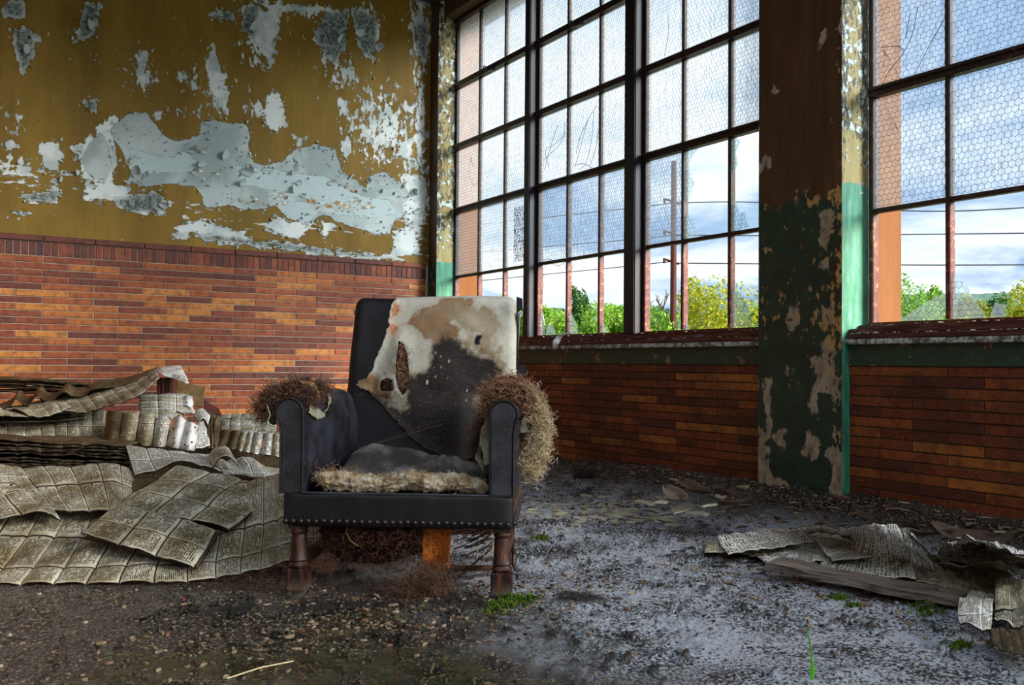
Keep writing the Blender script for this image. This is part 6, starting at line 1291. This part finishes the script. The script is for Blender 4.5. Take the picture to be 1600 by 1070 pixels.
litter('rubble', 1600, lambda r: (r.gauss(-2.25, .42), r.gauss(-4.2, .16)), .005, 'litter', 3, 'crumbs and scraps of rotten stuffing on the mud around the chair legs', 'rubble', .4, 2.2)
litter('chips', 700, lambda r: (-.75 + r.gauss(0, .22), -4.5 + r.gauss(0, .35)), .011, 'litter', 4, 'brown scraps among the sodden newsprint at the right', 'litter', .12, 3)
litter('chips', 260, lambda r: (-.62 + r.gauss(0, .16), -3.05 + r.gauss(0, .22)), .020, 'slab', 5, 'small pale flat chips around the slab fragments', 'litter', .10, 2.5)
# moss tufts
def mossy(x, y, r_, n, seed, label):
    p = onfloor(x, y); rs = np.random.RandomState(seed); S0 = np.stack([rs.normal(size=n) * r_ , rs.normal(size=n) * r_ * .6, np.zeros(n)], -1) + p
    S0[:, 2] = [hf(a_, b_) - .002 for a_, b_ in S0[:, :2]]; D = rs.normal(size=(n, 3)) * .5 + (0, 0, .8); V, F = fibre_mesh(curls(S0, D, .013, .0015, .6, 5, seed), .0016)
    obj('moss', V, F, M['moss'], None, label=label, category='moss', kind='stuff')
for i, q in enumerate([(808, 938, .028, 420, 'bright moss tuft beside the right front leg of the chair'), (848, 842, .022, 160, 'small moss patch on the open floor right of the chair'), (1310, 935, .02, 160, 'small moss patch under the left half of the plank'), (1450, 953, .03, 260, 'moss patch just below the right end of the plank'), (1500, 1012, .02, 140, 'tiny moss patch at the lower right'), (1332, 948, .012, 80, 'tiny green sprout in front of the plank'), (780, 955, .03, 260, 'sparse moss in front of the right chair leg')]): mossy(q[0], q[1], q[2], q[3], i, q[4])
# grass blades
gb = onfloor(1268, 1062); grs = empty('grass_tuft', gb, 0, label='small tuft with one tall bright green grass blade in the foreground mud', category='grass')
for k, (dx, dyz, h) in enumerate([(-.025, 0, .135), (.028, .01, .03), (.022, 0, .022), (-.012, .01, .03), (.010, 0, .045)]):
    P = catmull(np.array([(0, 0, -.005), (dx * .15 + .003, 0, h * .4), (dx * .5, dyz * .5, h * .8), (dx * 1.2, dyz, h)]), 12); V = []
    for i, p_ in enumerate(P): w = .0028 * (1 - i / 11) + .0004; V += [p_ - RV * w, p_ + RV * w, p_ + np.array([0, -w, .0004])]
    obj('blade', np.array(V), [(3 * i + a_, 3 * i + b_, 3 * i + 3 + b_, 3 * i + 3 + a_) for i in range(11) for a_, b_ in ((0, 1), (1, 2), (2, 0))], M['grass'], grs, True)
# thin stalk lying in the foreground
p1 = onfloor(355, 1064); p2 = onfloor(458, 1038); o = MB().tube([p1 + (0, 0, .006), (p1 + p2) / 2 + (0, 0, .012), p2 + (0, 0, .008)], .0018, 5).build('dry_stalk', M['hair_pale'], None, label='thin pale dry stalk lying on the mud at the bottom left', category='stalk')
p = onfloor(590, 934); o = inst('paper_scrap', cm[2], None, (p[0], p[1], p[2] + .004), rot=(.6, .3, 1), scale=(.028, .022, .04), label='small crumpled pale scrap on the mud under the front of the chair', category='scrap')

# a torn plastic strip and crumbs of glass and putty on the sill of the first window
q0, q1_, q2_, q3_ = on_pier(893, 519, .06), on_pier(876, 524, -.03), on_pier(869, 536, -.045), on_pier(866, 550, -.04)
o = strip('plastic_strip', [q0, q1_, q2_, q3_], (0, 1, .15), [.05, .06, .07, .03], M['glass_frost'], None, 77, .012); o['label'] = 'torn pale plastic strip hanging over the sill right of the chair back'; o['category'] = 'plastic strip'
mb = MB(); r = random.Random(5)
for _ in range(240):
    w = r.choice([r.uniform(.2, 3.45), r.uniform(3.99, 5.2)]); s_ = r.uniform(.003, .012); V, F = chunk(r.randrange(999), .4, 5); R = Matrix.Rotation(r.uniform(0, 6), 3, 'Z'); x = r.choice([r.uniform(.07, .11), r.uniform(-.02, .0)]); z = .892 if x > .05 else .853
    mb.add([R @ (Vector(v) * s_) + Vector((x, -w, z)) for v in V], F)
mb.build('sill_crumbs', M['slab'], None, label='pale crumbs of glass and putty strewn along the window sills', category='crumbs', kind='stuff')
